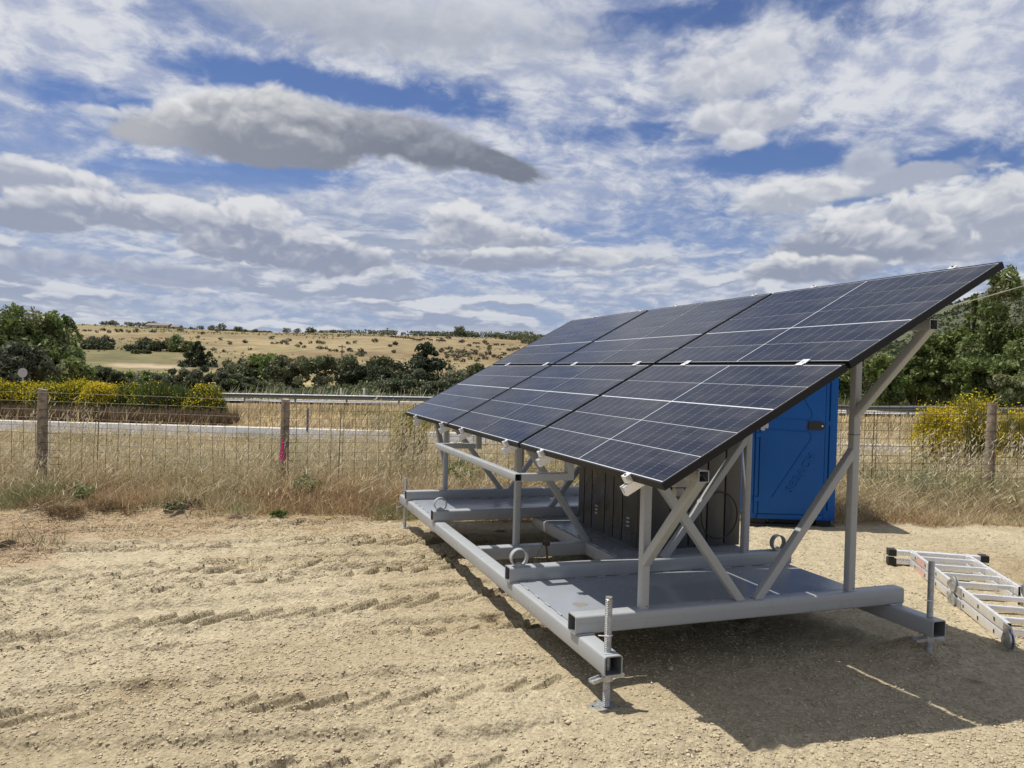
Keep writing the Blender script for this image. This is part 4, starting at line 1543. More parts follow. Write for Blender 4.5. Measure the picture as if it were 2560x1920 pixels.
# ================================================================== aluminium folding ladder on the ground
lf, ln_ = np.array([3.990, 1.905]), np.array([2.800, 0.005])
lu = (ln_ - lf) / np.linalg.norm(ln_ - lf)
lz = -0.150
lad = thing('folding_ladder', 'folded aluminium multi-purpose ladder lying on the sand beside the skid', 'ladder', (lf[0], lf[1], lz), math.atan2(lu[1], lu[0]))
LL, LW = 2.24, 0.475
for lay_, z0 in enumerate((0.002, 0.083)):
    for yy in (0.0, LW - 0.027):
        for (s0, s1) in ((0.03, 1.13), (1.26, LL - 0.10)):
            mb = MB()
            hollow(mb, ((s0, yy, z0), Y, Z, X), 0.027, 0.070, s1 - s0, 0.003, 0.006)
            mb.obj('side_rail', [M_ALU, M_INNER], lad, 40)
    for s in (0.20, 0.48, 0.76, 1.04, 1.38, 1.66, 1.94):
        mb = MB()
        hollow(mb, ((s - 0.014, -0.0015, z0 + 0.018), X, Z, Y), 0.028, 0.034, LW + 0.003, 0.003, 0.003)
        mb.obj('rung', [M_ALU, M_BLACK], lad, 40)
        for yy in (-0.0026, LW + 0.0017):
            mb = MB()
            mb.box((s - 0.009, yy, z0 + 0.023), (s + 0.009, yy + 0.0009, z0 + 0.047))
            mb.obj('rung_hole_shade', M_BLACK, lad)  # black plate paints the dark inside of the open rung
    # stabiliser bar with rubber feet
    mb = MB()
    hollow(mb, ((-0.03, -0.13, z0 + 0.012), X, Z, Y), 0.058, 0.042, LW + 0.26, 0.003, 0.005)
    mb.obj('stabiliser_bar', [M_ALU, M_INNER], lad, 40)
    for yy in (-0.175, LW + 0.10):
        mb = MB()
        mb.prism([(-0.052, -0.006), (0.034, -0.006), (0.034, 0.052), (-0.010, 0.052), (-0.026, 0.044), (-0.052, 0.054)], ((0, yy, z0 + 0.008), X, Z, Y), 0, 0.066)
        mb.obj('foot_cap', M_RUBBER, lad)
# hinge at half length on both sides, and at the folded end
for yy in (-0.020, LW - 0.010):
    for (sx_, zc_, r) in ((1.195, 0.150, 0.058), (1.195, 0.030, 0.056), (LL - 0.055, 0.062, 0.062)):
        mb = MB()
        for w0, w1, rr in ((0.0, 0.006, r), (0.007, 0.013, r * 0.93), (0.022, 0.028, r)):
            mb.tube([(sx_, yy + w0, zc_), (sx_, yy + w1, zc_)], rr, 22)
        mb.tube([(sx_, yy - 0.004, zc_), (sx_, yy + 0.034, zc_)], 0.009, 8)
        if sx_ < 2:
            s2 = 1 if zc_ > 0.1 else -1
            mb.box((sx_ - 0.14, yy + 0.013, zc_ - 0.035 - 0.03 * (zc_ > 0.1)), (sx_ + 0.14, yy + 0.021, zc_ + 0.0 + 0.03 * (zc_ < 0.1)))
        else:
            mb.prism([(-0.09, 0.0), (0.03, 0.0), (0.045, 0.03), (0.03, 0.062), (-0.09, 0.062)], ((sx_, yy + 0.013, 0.083), X, Z, Y), 0, 0.009)
            mb.prism([(-0.09, 0.0), (0.03, 0.0), (0.03, 0.062), (-0.09, 0.062)], ((sx_, yy + 0.013, 0.010), X, Z, Y), 0, 0.009)
        h_ = mb.obj('hinge', M_GALV, lad, 40)
        mb = MB()
        mb.tube([(sx_ - 0.03, yy - 0.004, zc_ + 0.03), (sx_ - 0.045, yy - 0.010, zc_ - 0.01), (sx_ - 0.02, yy - 0.012, zc_ - 0.05), (sx_ + 0.01, yy - 0.006, zc_ - 0.06)], 0.0035, 6)
        mb.obj('hinge_spring', M_GALV, h_, 60)


def stripe_mat():
    m = bpy.data.materials.new('red_white_stripes')
    m.use_nodes = True
    t = m.node_tree
    NX.nt = t
    p = t.nodes['Principled BSDF']
    co = t.nodes.new('ShaderNodeTexCoord')
    s = t.nodes.new('ShaderNodeSeparateXYZ')
    t.links.new(co.outputs['Object'], s.inputs[0])
    f = NX.op('FRACT', (NX(s.outputs[0]) + NX(s.outputs[2]) * 0.6) * 26.0)
    c = mixc(smooth(f, 0.45, 0.55), (0.72, 0.70, 0.66), (0.62, 0.16, 0.10))
    t.links.new(c.k, p.inputs['Base Color'])
    p.inputs['Roughness'].default_value = 0.4
    return m


M_STRIPE = stripe_mat()
for z0 in (0.002, 0.083):
    mb = MB()
    mb.box((0.225, -0.0012, z0 + 0.006), (0.455, -0.0002, z0 + 0.064))
    mb.obj('warning_label', M_STRIPE, lad)

# ================================================================== wire fence with wooden posts
FD = 10.65


def fence_pt(px):
    q = at(px, 1100, FD)
    return q[0], q[1]


def fence_base(px, py):
    return at(px, py, FD)[2]


fbx = [-500, 104, 712, 1300, 1890, 2475, 3070]
fbz = [fence_base(p, 1215 if p < 300 else (1240 if p < 800 else 1250)) if p in (104, 712, 2475) else None for p in fbx]
zz = np.interp(fbx, [104, 712, 2475], [fbz[1], fbz[2], fbz[5]])
fp0 = fence_pt(104)
fence = thing('wire_fence', 'rusty wire mesh fence on weathered wooden posts along the dry grass', 'fence', (fp0[0], fp0[1], float(zz[1])))
FO = np.array(fence.location)
fence_dir = math.atan2(-HR[1], HR[0]) * -1


def post_mesh(h, r, seed, lean):
    rs = np.random.default_rng(seed)
    mb = MB()
    n, k = 10, 9
    vs, fs = [], []
    ph = rs.uniform(0.85, 1.12, n)
    for i in range(k):
        t = i / (k - 1)
        for j in range(n):
            a = 2 * pi * j / n
            q = r * ph[j] * (1.06 - 0.14 * t) * (1 + rs.uniform(-0.03, 0.03))
            vs.append((q * cos(a) + lean * t * HR[0], q * sin(a) + lean * t * HR[1], -0.15 + (h + 0.15) * t + (0.012 * cos(a + seed) if i == k - 1 else 0)))
    for i in range(k - 1):
        for j in range(n):
            fs.append((i * n + j, i * n + (j + 1) % n, (i + 1) * n + (j + 1) % n, (i + 1) * n + j))
    fs.append(tuple(range((k - 1) * n, k * n)))
    mb.add(vs, fs)
    return mb


fposts = []
for i, p in enumerate(fbx):
    x, y = fence_pt(p)
    o = post_mesh(1.345, 0.058 if p == 712 else 0.066, 40 + i, 0.018 if p > 2000 else 0.0).obj('fence_post', M_WEATHER, fence, 50)
    o.location = Vector((x - FO[0], y - FO[1], float(zz[i]) - FO[2]))
    fposts.append(o)
# sprayed mark on the middle post
pk = MB()
for (ht, hb, w0, w1) in ((0.790, 0.660, 0.012, 0.019), (0.66, 0.60, 0.024, 0.027), (0.60, 0.545, 0.030, 0.036), (0.545, 0.480, 0.036, 0.042)):
    vs = []
    for (z, w) in ((hb, w1), (ht, w0)):
        for s in np.linspace(-w, w, 5):
            dxy = np.array([HR[0], HR[1]]) * (s - 0.016 + 0.03 * (z - 0.55)) - np.array([HF[0], HF[1]]) * math.sqrt(max(0.0, 0.0675 ** 2 - (s * 0.8) ** 2))
            vs.append((dxy[0], dxy[1], z))
    pk.add(vs, [(k, k + 1, k + 6, k + 5) for k in range(4)])
pk.obj('paint_mark', M_PINK, fposts[2])

mb = MB()
hts = [1.305, 1.19, 1.075, 0.965, 0.85, 0.745, 0.61, 0.505, 0.405, 0.31, 0.19, 0.10, 0.03]


def fz(l):
    return float(np.interp(1280 + l * FPX / FD, fbx, zz))


WF = FD - 0.075
lo, hi = -9.8, 9.9
ls = np.arange(lo, hi, 0.55)
for hz_ in hts:
    pts = []
    for k, l in enumerate(ls):
        x, y = xy(WF + 0.012 * sin(l * 2.3 + hz_ * 9), l)
        pts.append((x - FO[0], y - FO[1], fz(l) + hz_ + 0.008 * sin(l * 1.1 + hz_ * 5) - FO[2]))
    mb.tube(pts, 0.0036 if hz_ < 1.2 else 0.0038, 3, 0, False)
for l in np.arange(lo, hi, 0.163):
    pts = []
    for hz_ in (1.305, 0.9, 0.5, 0.03):
        x, y = xy(WF + 0.012 * sin(l * 2.3 + hz_ * 9), l + 0.006 * sin(l * 7 + hz_ * 4))
        pts.append((x - FO[0], y - FO[1], fz(l) + hz_ - FO[2]))
    mb.tube(pts, 0.0033, 3, 0, False)
mb.obj('wire_mesh', M_RUSTWIRE, fence)
for p in (251, 853, 1560, 2180, 2790):
    l = (p - 1280) / FPX * FD
    mb = MB()
    x, y = xy(WF + 0.02, l)
    mb.tube([(x - FO[0], y - FO[1], fz(l) - 0.1 - FO[2]), (x - FO[0] + 0.02 * HR[0], y - FO[1] + 0.02 * HR[1], fz(l) + 1.22 - FO[2])], 0.006, 5)
    mb.obj('fence_stake', M_RUSTWIRE, fence)

# ================================================================== roadside things


def on_ground(px, d):
    l = (px - 1280) / FPX * d
    q = at(px, 960, d)
    return q[0], q[1], float(base_z(q[0], q[1]))


# guardrail
M_RAIL = mat('guardrail_steel', (0.15, 0.16, 0.175), 0.5, 0.3, 0.1, 3.0)
gx0, gy0 = xy(55.0, 0.0)
gr = thing('guardrail', 'long grey steel crash barrier along the far road', 'guardrail', (gx0, gy0, float(base_z(gx0, gy0))))
GO = np.array(gr.location)
mb = MB()
prof = [(0, 0), (0.02, 0.03), (0.085, 0.06), (0.085, 0.12), (0.02, 0.145), (0.02, 0.175), (0.085, 0.20), (0.085, 0.26), (0.02, 0.29), (0, 0.32)]
pl = []
for l in np.arange(-56, 62, 2.0):
    x, y = xy(55.0 - 0.11 * l, l)
    pl.append((x, y, float(base_z(x, y))))
vs, fs = [], []
for (x, y, z) in pl:
    for (a, b) in prof:
        vs.append((x - HF[0] * a - GO[0], y - HF[1] * a - GO[1], z + 0.46 + b - GO[2]))
m = len(prof)
for i in range(len(pl) - 1):
    for j in range(m - 1):
        fs.append((i * m + j, (i + 1) * m + j, (i + 1) * m + j + 1, i * m + j + 1))
mb.add(vs, fs)
mb.obj('barrier_beam', M_RAIL, gr, 50)
pmesh = None
for l in np.arange(-55, 61, 3.9):
    x, y = xy(55.12 - 0.11 * l, l)
    if pmesh is None:
        mb = MB()
        mb.box((-0.06, -0.06, -0.3), (0.06, 0.06, 0.80))
        mb.box((-0.09, -0.10, 0.50), (0.09, 0.06, 0.74))
        pmesh = mb.mesh('barrier_post', M_RAIL)
    link('barrier_post', pmesh, None, gr, Vector((x - GO[0], y - GO[1], float(base_z(x, y)) - GO[2])))

# road sign seen from behind
x, y, z = on_ground(56, 44.0)
sg = thing('road_sign', 'round road sign seen from its grey back above the yellow broom', 'road sign', (x, y, z), -YAW)
zt = at(56, 932, 44.0)[2] - z
mb = MB()
mb.tube([(0, 0.03, -0.2), (0, 0.03, zt + 0.25)], 0.035, 8)
mb.obj('pole', M_SIGNBACK, sg, 40)
mb = MB()
mb.tube([(0, -0.012, zt), (0, 0.006, zt)], 0.27, 26)
mb.obj('disc', M_SIGNBACK, sg, 40)
mb = MB()
mb.box((-0.10, -0.03, zt + 0.10), (0.10, -0.012, zt + 0.14))
mb.obj('bracket', M_SIGNBACK, sg)

for (px, d, h, r, nm, lab, cat, mm) in ((771, 23.8, 0.78, 0.035, 'marker_post', 'slim dark grey marker post by the near road right of the pink-marked fence post', 'marker post', M_RAIL),
                                        (853, 66.0, 1.15, 0.09, 'marker_post', 'pale stone marker post beyond the far road, left of the taller pale one', 'marker post', M_WHITE),
                                        (911, 66.0, 1.20, 0.09, 'marker_post', 'pale stone marker post beyond the far road, nearest the tall fir', 'marker post', M_WHITE),
                                        (127, 10.9, 1.0, 0.012, 'thin_stake', 'thin pale stake beside the leftmost wooden fence post', 'stake', M_WHITE),
                                        (2402, 64.0, 1.9, 0.05, 'fence_stake', 'thin grey metal post of the far fence in front of the dark trees', 'post', M_RAIL)):
    x, y, z = on_ground(px, d)
    mb = MB()
    mb.tube([(0, 0, -0.2), (0, 0, h * 0.9), (0, 0, h)], [r, r, r * 0.75], 8)
    o = mb.obj(nm, mm, None, 40)
    o.location = (x, y, z)
    setp(o, lab, cat)

# cable running from the back of the panel frame up to the right
r1, r2 = ray(2337, 779), ray(2560, 708)
nn = np.cross(r1, r2)
ya = CAM[1] - (nn[0] * (1.885 - CAM[0]) + nn[2] * (PZ[1] - 0.01 - CAM[2])) / nn[1]
pa = np.array([1.885, min(max(ya, 0.3), 4.5), PZ[1] - 0.01])
pb = CAM + ray(2790, 633) * 9.5
mb = MB()
mb.tube([pa + (pb - pa) * t + np.array([0, 0, -0.05 * 4 * t * (1 - t)]) for t in np.linspace(0, 1, 14)], 0.0045, 6)
setp(mb.obj('stay_cable', mat('cable_jacket', (0.25, 0.245, 0.17), 0.5), None, 60), 'taut pale olive cable rising to the right behind the panels', 'cable')

# ================================================================== plants


def leaves(P, size, col, flat=0.0, aspect=1.5):
    """one small four-sided leaf card per point, random attitude"""
    n = len(P)
    a = RNG.normal(0, 1, (n, 3))
    a[:, 2] *= (1 - flat)
    a /= np.linalg.norm(a, axis=1, keepdims=True) + 1e-9
    b = RNG.normal(0, 1, (n, 3))
    b -= a * np.sum(a * b, 1, keepdims=True)
    b /= np.linalg.norm(b, axis=1, keepdims=True) + 1e-9
    s = (size * RNG.uniform(0.6, 1.3, n))[:, None]
    V = np.stack([P - a * s * aspect, P + b * s * 0.62, P + a * s * aspect, P - b * s * 0.62], 1)
    F = np.arange(n)[:, None] * 4 + np.array([0, 1, 2, 3])
    return V.reshape(-1, 3), F, np.repeat(col[:, None], 4, 1).reshape(-1, 3)


def crown_mesh(kind, h, w, n, size, cols, seed=0):
    """points through the volume of the crown, gathered in ragged clumps"""
    rs = np.random.default_rng(seed)
    if kind in ('oak', 'shrub'):
        nc = 42 if kind == 'oak' else 26
        C = []
        while len(C) < nc:
            q = rs.uniform(-1, 1, 3)
            rr2 = np.linalg.norm(q)
            if 0.45 < rr2 < 0.98 and q[2] > -0.8:
                C.append(q * (0.82 + 0.2 * rs.uniform()))
        C = np.array(C)
        z0, zr = (0.50, 0.50) if kind == 'oak' else (0.45, 0.52)
        C = C * np.array([w / 2 * 0.86, w / 2 * 0.86, h * zr * 0.88]) + np.array([0, 0, h * z0])
        R = rs.uniform(0.15, 0.30, nc) * min(w, h) * 0.72
    elif kind == 'poplar':
        nc = 60
        t = rs.uniform(0.10, 1.0, nc) ** 0.9
        rad = w / 2 * np.where(t < 0.35, 0.55 + t, 1.0) * np.sqrt(np.clip(1.02 - t, 0.02, 1)) * 1.1
        a = rs.uniform(0, 2 * pi, nc)
        u = np.sqrt(rs.uniform(0.05, 1, nc))
        C = np.stack([np.cos(a) * rad * u, np.sin(a) * rad * u, t * h * 0.96], 1)
        R = rs.uniform(0.10, 0.19, nc) * w * (1.1 - 0.5 * t)
    elif kind == 'fir':
        nc = 110
        t = rs.uniform(0.03, 0.98, nc)
        rad = w / 2 * 1.25 * (1 - t) ** 0.75 * (0.8 + 0.4 * rs.uniform(0, 1, nc))
        a = rs.uniform(0, 2 * pi, nc)
        u = rs.uniform(0.35, 1, nc)
        C = np.stack([np.cos(a) * rad * u, np.sin(a) * rad * u, t * h], 1)
        R = rs.uniform(0.05, 0.11, nc) * w * (1.15 - 0.7 * t)
    k = rs.choice(nc, n, p=R ** 2 / np.sum(R ** 2))
    g = rs.normal(0, 1, (n, 3))
    g /= np.linalg.norm(g, axis=1, keepdims=True)
    P = C[k] + g * (R[k] * rs.uniform(0.25, 1.0, n) ** 0.5)[:, None] * np.array([1, 1, 0.78 if kind != 'poplar' else 1.25])
    if kind == 'fir':
        P[:, 2] -= 0.25 * np.hypot(P[:, 0], P[:, 1]) * rs.uniform(0.5, 1, n)
    P[:, 2] = np.maximum(P[:, 2], 0.04)
    tint = 1 + rs.uniform(-0.22, 0.28, nc)[k]
    c = np.array(cols)[rs.integers(0, len(cols), nc)[k]] * tint[:, None] * (1 + rs.uniform(-0.2, 0.25, (n, 1)))
    V, F, Cc = leaves(P, size, c)
    return np_mesh('crown', V, F, Cc, M_LEAF, 4), C


def plant(name, label, cat, px, d, top_py, w_px, kind, cols, n, size, group=None, seed=1, trunk=True, base=None, hmin=0.4):
    x, y, z = on_ground(px, d)
    if base is not None:
        z = base
    h = max(hmin, at(px, top_py, d)[2] - z)
    w = w_px / FPX * d * (1.42 if px < 1400 else 1.12)
    t = thing(name, label, cat, (x, y, z), 0.0, group)
    me, C = crown_mesh(kind, h, w, n, size, cols, seed)
    link('crown', me, None, t)
    if trunk:
        mb = MB()
        r = max(0.05, 0.022 * h)
        th_ = h * (0.85 if kind in ('poplar', 'fir') else 0.55)
        lean = random.uniform(-0.06, 0.06) * h
        mb.tube([(0, 0, -0.3), (lean * 0.2, 0, th_ * 0.3), (lean * 0.6, 0.02 * h, th_ * 0.7), (lean, 0.02 * h, th_)], [r * 1.25, r, r * 0.7, r * 0.25], 7)
        for q in C[::max(1, len(C) // 6)][:6]:
            f = min(0.8, max(0.2, q[2] / h * 0.7))
            mb.tube([(lean * f, 0.01 * h, th_ * f), (q[0] * 0.5, q[1] * 0.5, (th_ * f + q[2]) / 2 + 0.02 * h), tuple(q)], [r * 0.5, r * 0.33, r * 0.12], 5)
        mb.obj('trunk', M_BARK, t, 60)
    return t


OAK = [(0.105, 0.120, 0.054), (0.140, 0.150, 0.074), (0.078, 0.092, 0.042), (0.175, 0.178, 0.10)]
GREY = [(0.130, 0.145, 0.080), (0.105, 0.120, 0.064), (0.155, 0.165, 0.10)]
FRESH = [(0.135, 0.185, 0.045), (0.170, 0.220, 0.062), (0.105, 0.150, 0.036)]
POP = [(0.155, 0.20, 0.064), (0.195, 0.235, 0.088), (0.115, 0.152, 0.048), (0.255, 0.265, 0.135)]
FIR = [(0.046, 0.060, 0.030), (0.060, 0.076, 0.038), (0.036, 0.048, 0.024)]
BELT = 'trees in the belt beyond the roads'

# left group
plant('poplar_tree', 'tall leafy green tree at the left edge, highest of its group', 'tree', 42, 61, 770, 150, 'poplar', POP, 9500, 0.15, 'leafy trees on the left', 3)
plant('poplar_tree', 'leafy green tree whose ragged top stands right of the highest one', 'tree', 118, 63, 792, 130, 'poplar', POP, 8000, 0.15, 'leafy trees on the left', 4)
plant('poplar_tree', 'slender leafy tree with a thin two-pronged top at the right end of its group', 'tree', 160, 66, 788, 75, 'poplar', POP, 3600, 0.15, 'leafy trees on the left', 5)
plant('poplar_tree', 'low leafy green tree in front of the tall leafy group', 'tree', 150, 60, 868, 120, 'oak', POP, 5000, 0.15, 'leafy trees on the left', 6)
plant('holm_oak', 'broad grey-green holm oak behind the road sign', 'tree', 38, 52, 850, 140, 'oak', [(0.105, 0.115, 0.072), (0.080, 0.090, 0.056), (0.14, 0.145, 0.10)], 8000, 0.13, BELT, 7)
# belt, left to right
belt = (
    ('holm_oak', 'low dark holm oak just right of the leafy left group', 212, 82, 908, 130, 'oak', OAK, 4200),
    ('holm_oak', 'low dark holm oak with a small hump, under the pale bare patch', 262, 80, 915, 90, 'oak', OAK, 3200),
    ('green_shrub', 'bright green low thicket in front of the pale field strip', 345, 84, 922, 150, 'shrub', FRESH, 3600),
    ('grey_shrub', 'wide grey-green shrub above the middle of the yellow broom', 440, 78, 915, 120, 'shrub', GREY, 4200),
    ('grey_shrub', 'wide grey-green shrub above the right end of the yellow broom', 535, 76, 910, 130, 'shrub', GREY, 4600),
    ('holm_oak', 'rounded dark tree left of the fresh green crown', 590, 96, 893, 80, 'oak', OAK, 3600),
    ('green_tree', 'fresh yellow-green crowned tree between dark oaks', 660, 98, 879, 105, 'oak', FRESH, 4600),
    ('holm_oak', 'dark oak directly right of the fresh green crown', 716, 93, 886, 86, 'oak', OAK, 4000),
    ('holm_oak', 'largest dark spreading holm oak of the belt', 812, 92, 876, 165, 'oak', OAK, 7000),
    ('holm_oak', 'round-topped dark oak standing behind the belt left of the fir', 952, 108, 879, 82, 'oak', OAK, 3800),
    ('holm_oak', 'low dark oak in front of the round-topped one', 925, 90, 905, 120, 'oak', FIR, 4600),
    ('fir_tree', 'tall dark fir with a pointed ragged top left of the panels', 1062, 90, 855, 150, 'fir', FIR, 9000),
    ('grey_shrub', 'large olive-green rounded shrub in front of the tall fir', 1042, 80, 917, 125, 'shrub', GREY, 4800),
    ('grey_shrub', 'low grey-green shrub left of the large rounded one', 988, 78, 944, 70, 'shrub', GREY, 2200),
    ('green_shrub', 'low green bush in the left front of the dark oaks', 610, 76, 932, 105, 'shrub', GREY + FRESH[:1], 3000),
    ('green_shrub', 'small pale green bush right of the tall fir', 1140, 84, 925, 70, 'shrub', GREY, 2200),
    ('holm_oak', 'dark oak partly hidden by the low left corner of the panels', 1195, 100, 905, 110, 'oak', OAK, 4200),
)
for i, (nm, lab, px, d, ty, w, kd, cols, n) in enumerate(belt):
    plant(nm, lab, 'tree' if 'shrub' not in nm else 'shrub', px, d, ty, w, kd, cols, n, 0.16 if 'shrub' not in nm else 0.13, BELT, 20 + i, trunk='shrub' not in nm)
# filler at the foot of the belt reads as one mass
parts = []
n = 34000
px_ = RNG.uniform(100, 1260, n)
d_ = RNG.uniform(70, 96, n)
l_ = (px_ - 1280) / FPX * d_
x, y = xy(d_, l_)
zb_ = base_z(x, y)
hgt = (0.45 + 1.5 * sst(fbm(x, y, 7.0, 3, 400), -0.1, 0.45) * sst(d_, 76, 90) * (1 + 0.6 * (px_ > 560))) * RNG.uniform(0, 1, n)
c = np.where((fbm(x, y, 9.0, 2, 410) > 0)[:, None], pick(GREY + FRESH[2:], n, 0.25), pick(OAK, n, 0.3))
V, F, Cv = leaves(np.stack([x, y, zb_ + hgt], 1), np.full(n, 0.17), c)
setp(link('undergrowth', np_mesh('undergrowth', V, F, Cv, M_LEAF, 4)), kind='stuff')
n = 42000
px_ = RNG.uniform(2020, 2700, n)
d_ = RNG.uniform(70, 88, n)
l_ = (px_ - 1280) / FPX * d_
x, y = xy(d_, l_)
hgt = (1.0 + 3.8 * sst(d_, 70, 80) * (0.65 + 0.9 * fbm(x, y, 9.0, 3, 430))) * RNG.uniform(0, 1, n)
c = np.where((fbm(x + hgt, y + hgt, 5.0, 2, 440) > 0)[:, None], pick(POP, n, 0.25), pick([(0.066, 0.095, 0.026), (0.045, 0.066, 0.020)], n, 0.3))
V, F, Cv = leaves(np.stack([x, y, base_z(x, y) + hgt], 1), np.full(n, 0.20), c)
setp(link('thicket', np_mesh('thicket', V, F, Cv, M_LEAF, 4)), kind='stuff')

# trees half way up the slope on the left
MIDG = 'grey trees at the foot of the hill'
for i, (nm, lab, px, d, ty, w, kd, cols) in enumerate((
        ('slope_tree', 'left one of two grey-green trees standing alone on the green slope', 228, 185, 846, 42, 'poplar', GREY),
        ('slope_tree', 'right one of two grey-green trees standing alone on the green slope', 262, 185, 842, 36, 'poplar', GREY),
        ('slope_tree', 'small pale tree at the left of the slope copse', 326, 182, 862, 30, 'oak', GREY),
        ('slope_tree', 'pale thin tree with a tall top in the slope copse', 362, 186, 848, 44, 'poplar', GREY),
        ('slope_tree', 'dark bushy tree low in the slope copse', 352, 176, 876, 38, 'oak', OAK),
        ('slope_tree', 'grey tree in the middle of the slope copse', 394, 184, 852, 44, 'oak', GREY),
        ('slope_tree', 'tallest green tree of the slope copse', 438, 184, 842, 48, 'poplar', POP),
        ('slope_tree', 'broad green tree right of the tallest in the slope copse', 474, 182, 852, 48, 'oak', POP),
        ('fir_tree', 'dark pointed conifer at the right end of the slope copse', 492, 150, 853, 62, 'fir', FIR))):
    x, y, z = on_ground(px, d)
    plant(nm, lab, 'tree', px, d, ty, w, kd, cols, 1500, 0.30, MIDG, 60 + i)

# trees on the right
RG = 'dense trees on the right'
for i, (nm, lab, px, d, ty, w, kd, cols, n) in enumerate((
        ('tall_tree', 'tallest ragged green tree at the right edge below the mountain', 2500, 61, 672, 165, 'poplar', POP, 11500),
        ('tall_tree', 'tall green tree cut by the right edge of the view', 2590, 58, 760, 150, 'poplar', POP, 8000),
        ('slender_tree', 'slender pale green sapling left of the tallest right-hand tree', 2428, 63, 735, 46, 'poplar', FRESH, 2600),
        ('bushy_tree', 'wide dark green tree right of the panel post', 2365, 66, 795, 135, 'oak', [(0.145, 0.185, 0.05), (0.18, 0.22, 0.064), (0.10, 0.132, 0.038)], 10500),
        ('bushy_tree', 'light green bushy tree behind the brace of the rear post', 2215, 60, 858, 95, 'oak', FRESH + POP, 6500),
        ('bushy_tree', 'green tree behind the blue toilet and the rear post', 2120, 68, 850, 115, 'oak', POP, 6500),
        ('bushy_tree', 'dark green tree between the light bushy one and the wide dark one', 2285, 64, 842, 100, 'oak', [(0.135, 0.172, 0.05), (0.10, 0.130, 0.038)], 6500),
        ('bushy_tree', 'dark low tree under the tallest right-hand tree', 2445, 60, 850, 130, 'oak', [(0.135, 0.175, 0.052), (0.095, 0.126, 0.038)], 7500),
        ('slender_tree', 'small upright bright green bush in front of the dark right-hand trees', 2418, 58, 930, 26, 'poplar', FRESH, 900),
        ('bushy_tree', 'low green tree at the right edge in front of the tall ones', 2545, 57, 862, 110, 'oak', POP, 5500))):
    plant(nm, lab, 'tree', px, d, ty, w, kd, cols, n, 0.145, RG, 90 + i)

# broom in flower beyond the near road
YEL = [(0.64, 0.50, 0.02), (0.72, 0.58, 0.03), (0.56, 0.45, 0.02)]


def broom(label, px, d, top_py, w_px, frac, group, seed, n=2600, green=((0.10, 0.14, 0.04), (0.135, 0.175, 0.055), (0.08, 0.115, 0.032)), fs=0.022, bw=0.02, base=None, tlo=0.2, wf=1.45):
    x0, y0, z0 = on_ground(px, d)
    if base is not None:
        z0 = base
    h = at(px, top_py, d)[2] - z0
    w = w_px / FPX * d * wf
    t = thing('broom_bush', label, 'shrub', (x0, y0, z0), 0.0, group)
    rs = np.random.default_rng(seed)
    a = rs.uniform(0, 2 * pi, n)
    u = np.sqrt(rs.uniform(0, 1, n))
    ex, ey = np.cos(a) * u * w / 2, np.sin(a) * u * w / 2 * 0.8
    top = h * np.sqrt(np.clip(1.08 - u ** 2.5, 0.05, 1)) * (1 + 0.22 * fbm(ex + x0, ey + y0, 0.6 * w / 3 + 0.25, 3, seed)) * rs.uniform(0.72, 1.0, n)
    t0 = rs.uniform(0.0, 0.62, n)
    b0 = np.stack([ex * (0.35 + 0.55 * t0), ey * (0.35 + 0.55 * t0), top * t0], 1)
    L = (top - b0[:, 2])
    V, F, Cc = blades(b0[:, 0], b0[:, 1], b0[:, 2], L, np.full(n, bw), pick(green, n, 0.25), 0.30, 0.2, (0.0, 0.0))
    link('stems', np_mesh('stems', V, F, Cc, M_GRASS, 4), None, t)['kind'] = 'stuff'
    m = int(n * 5.5 * frac)
    if m > 20:
        k = rs.integers(0, n, m)
        tt = rs.uniform(tlo, 1.05, m)
        Vq = V.reshape(-1, 6, 3)
        P = Vq[k, 0] * (1 - tt)[:, None] + Vq[k, 4] * tt[:, None] + rs.normal(0, 0.03 * h, (m, 3))
        hot = fbm(P[:, 0] + x0, P[:, 2] * 1.5 + y0, 0.5 + 0.2 * w, 2, seed + 5) + rs.uniform(-0.3, 0.3, m) > -0.12
        P = P[hot]
        V2, F2, C2 = leaves(P, np.full(len(P), fs), pick(YEL, len(P), 0.2), 0, 1.1)
        link('flowers', np_mesh('flowers', V2, F2, C2, M_GRASS, 4), None, t)['kind'] = 'stuff'
    return t


BG_ = 'yellow broom along the near road'
for i, (lab, px, ty, w, fr) in enumerate((
        ('flowering broom bush at the left edge under the road sign', 12, 952, 90, 0.30),
        ('flowering broom bush just left of the first wooden post', 70, 954, 100, 0.24),
        ('flowering broom bush hidden partly by the first wooden post', 128, 951, 95, 0.22),
        ('tall flowering broom bush right of the first wooden post', 182, 947, 90, 0.36),
        ('brightest yellow broom bush in the row', 250, 957, 80, 0.8),
        ('green broom bush with a yellow top right of the brightest one', 318, 953, 85, 0.14),
        ('almost flowerless green broom bush in the row', 378, 954, 90, 0.10),
        ('green broom bush with few flowers left of the last one', 440, 957, 90, 0.12),
        ('last broom bush of the row, yellow on top and green at the right end', 515, 957, 85, 0.32))):
    broom(lab, px, 28.2 + 0.5 * (i % 2), ty, w, fr, BG_, 500 + i, 4200, fs=0.030, bw=0.03, tlo=0.70, wf=1.95)
RB = 'yellow bushes behind the fence on the right'
for i, (lab, px, d, ty, w, fr) in enumerate((
        ('loose yellow flowering bush left of the right-hand fence post', 2345, 14.6, 1012, 130, 1.7),
        ('taller yellow flowering bush behind the right-hand fence post', 2440, 15.0, 985, 140, 1.7),
        ('yellow flowering bush cut by the right edge of the view', 2545, 14.4, 1020, 110, 1.3))):
    broom(lab, px, d, ty, w, fr, RB, 540 + i, 3400, ((0.24, 0.22, 0.05), (0.30, 0.27, 0.06), (0.18, 0.18, 0.05)), 0.019, 0.008)
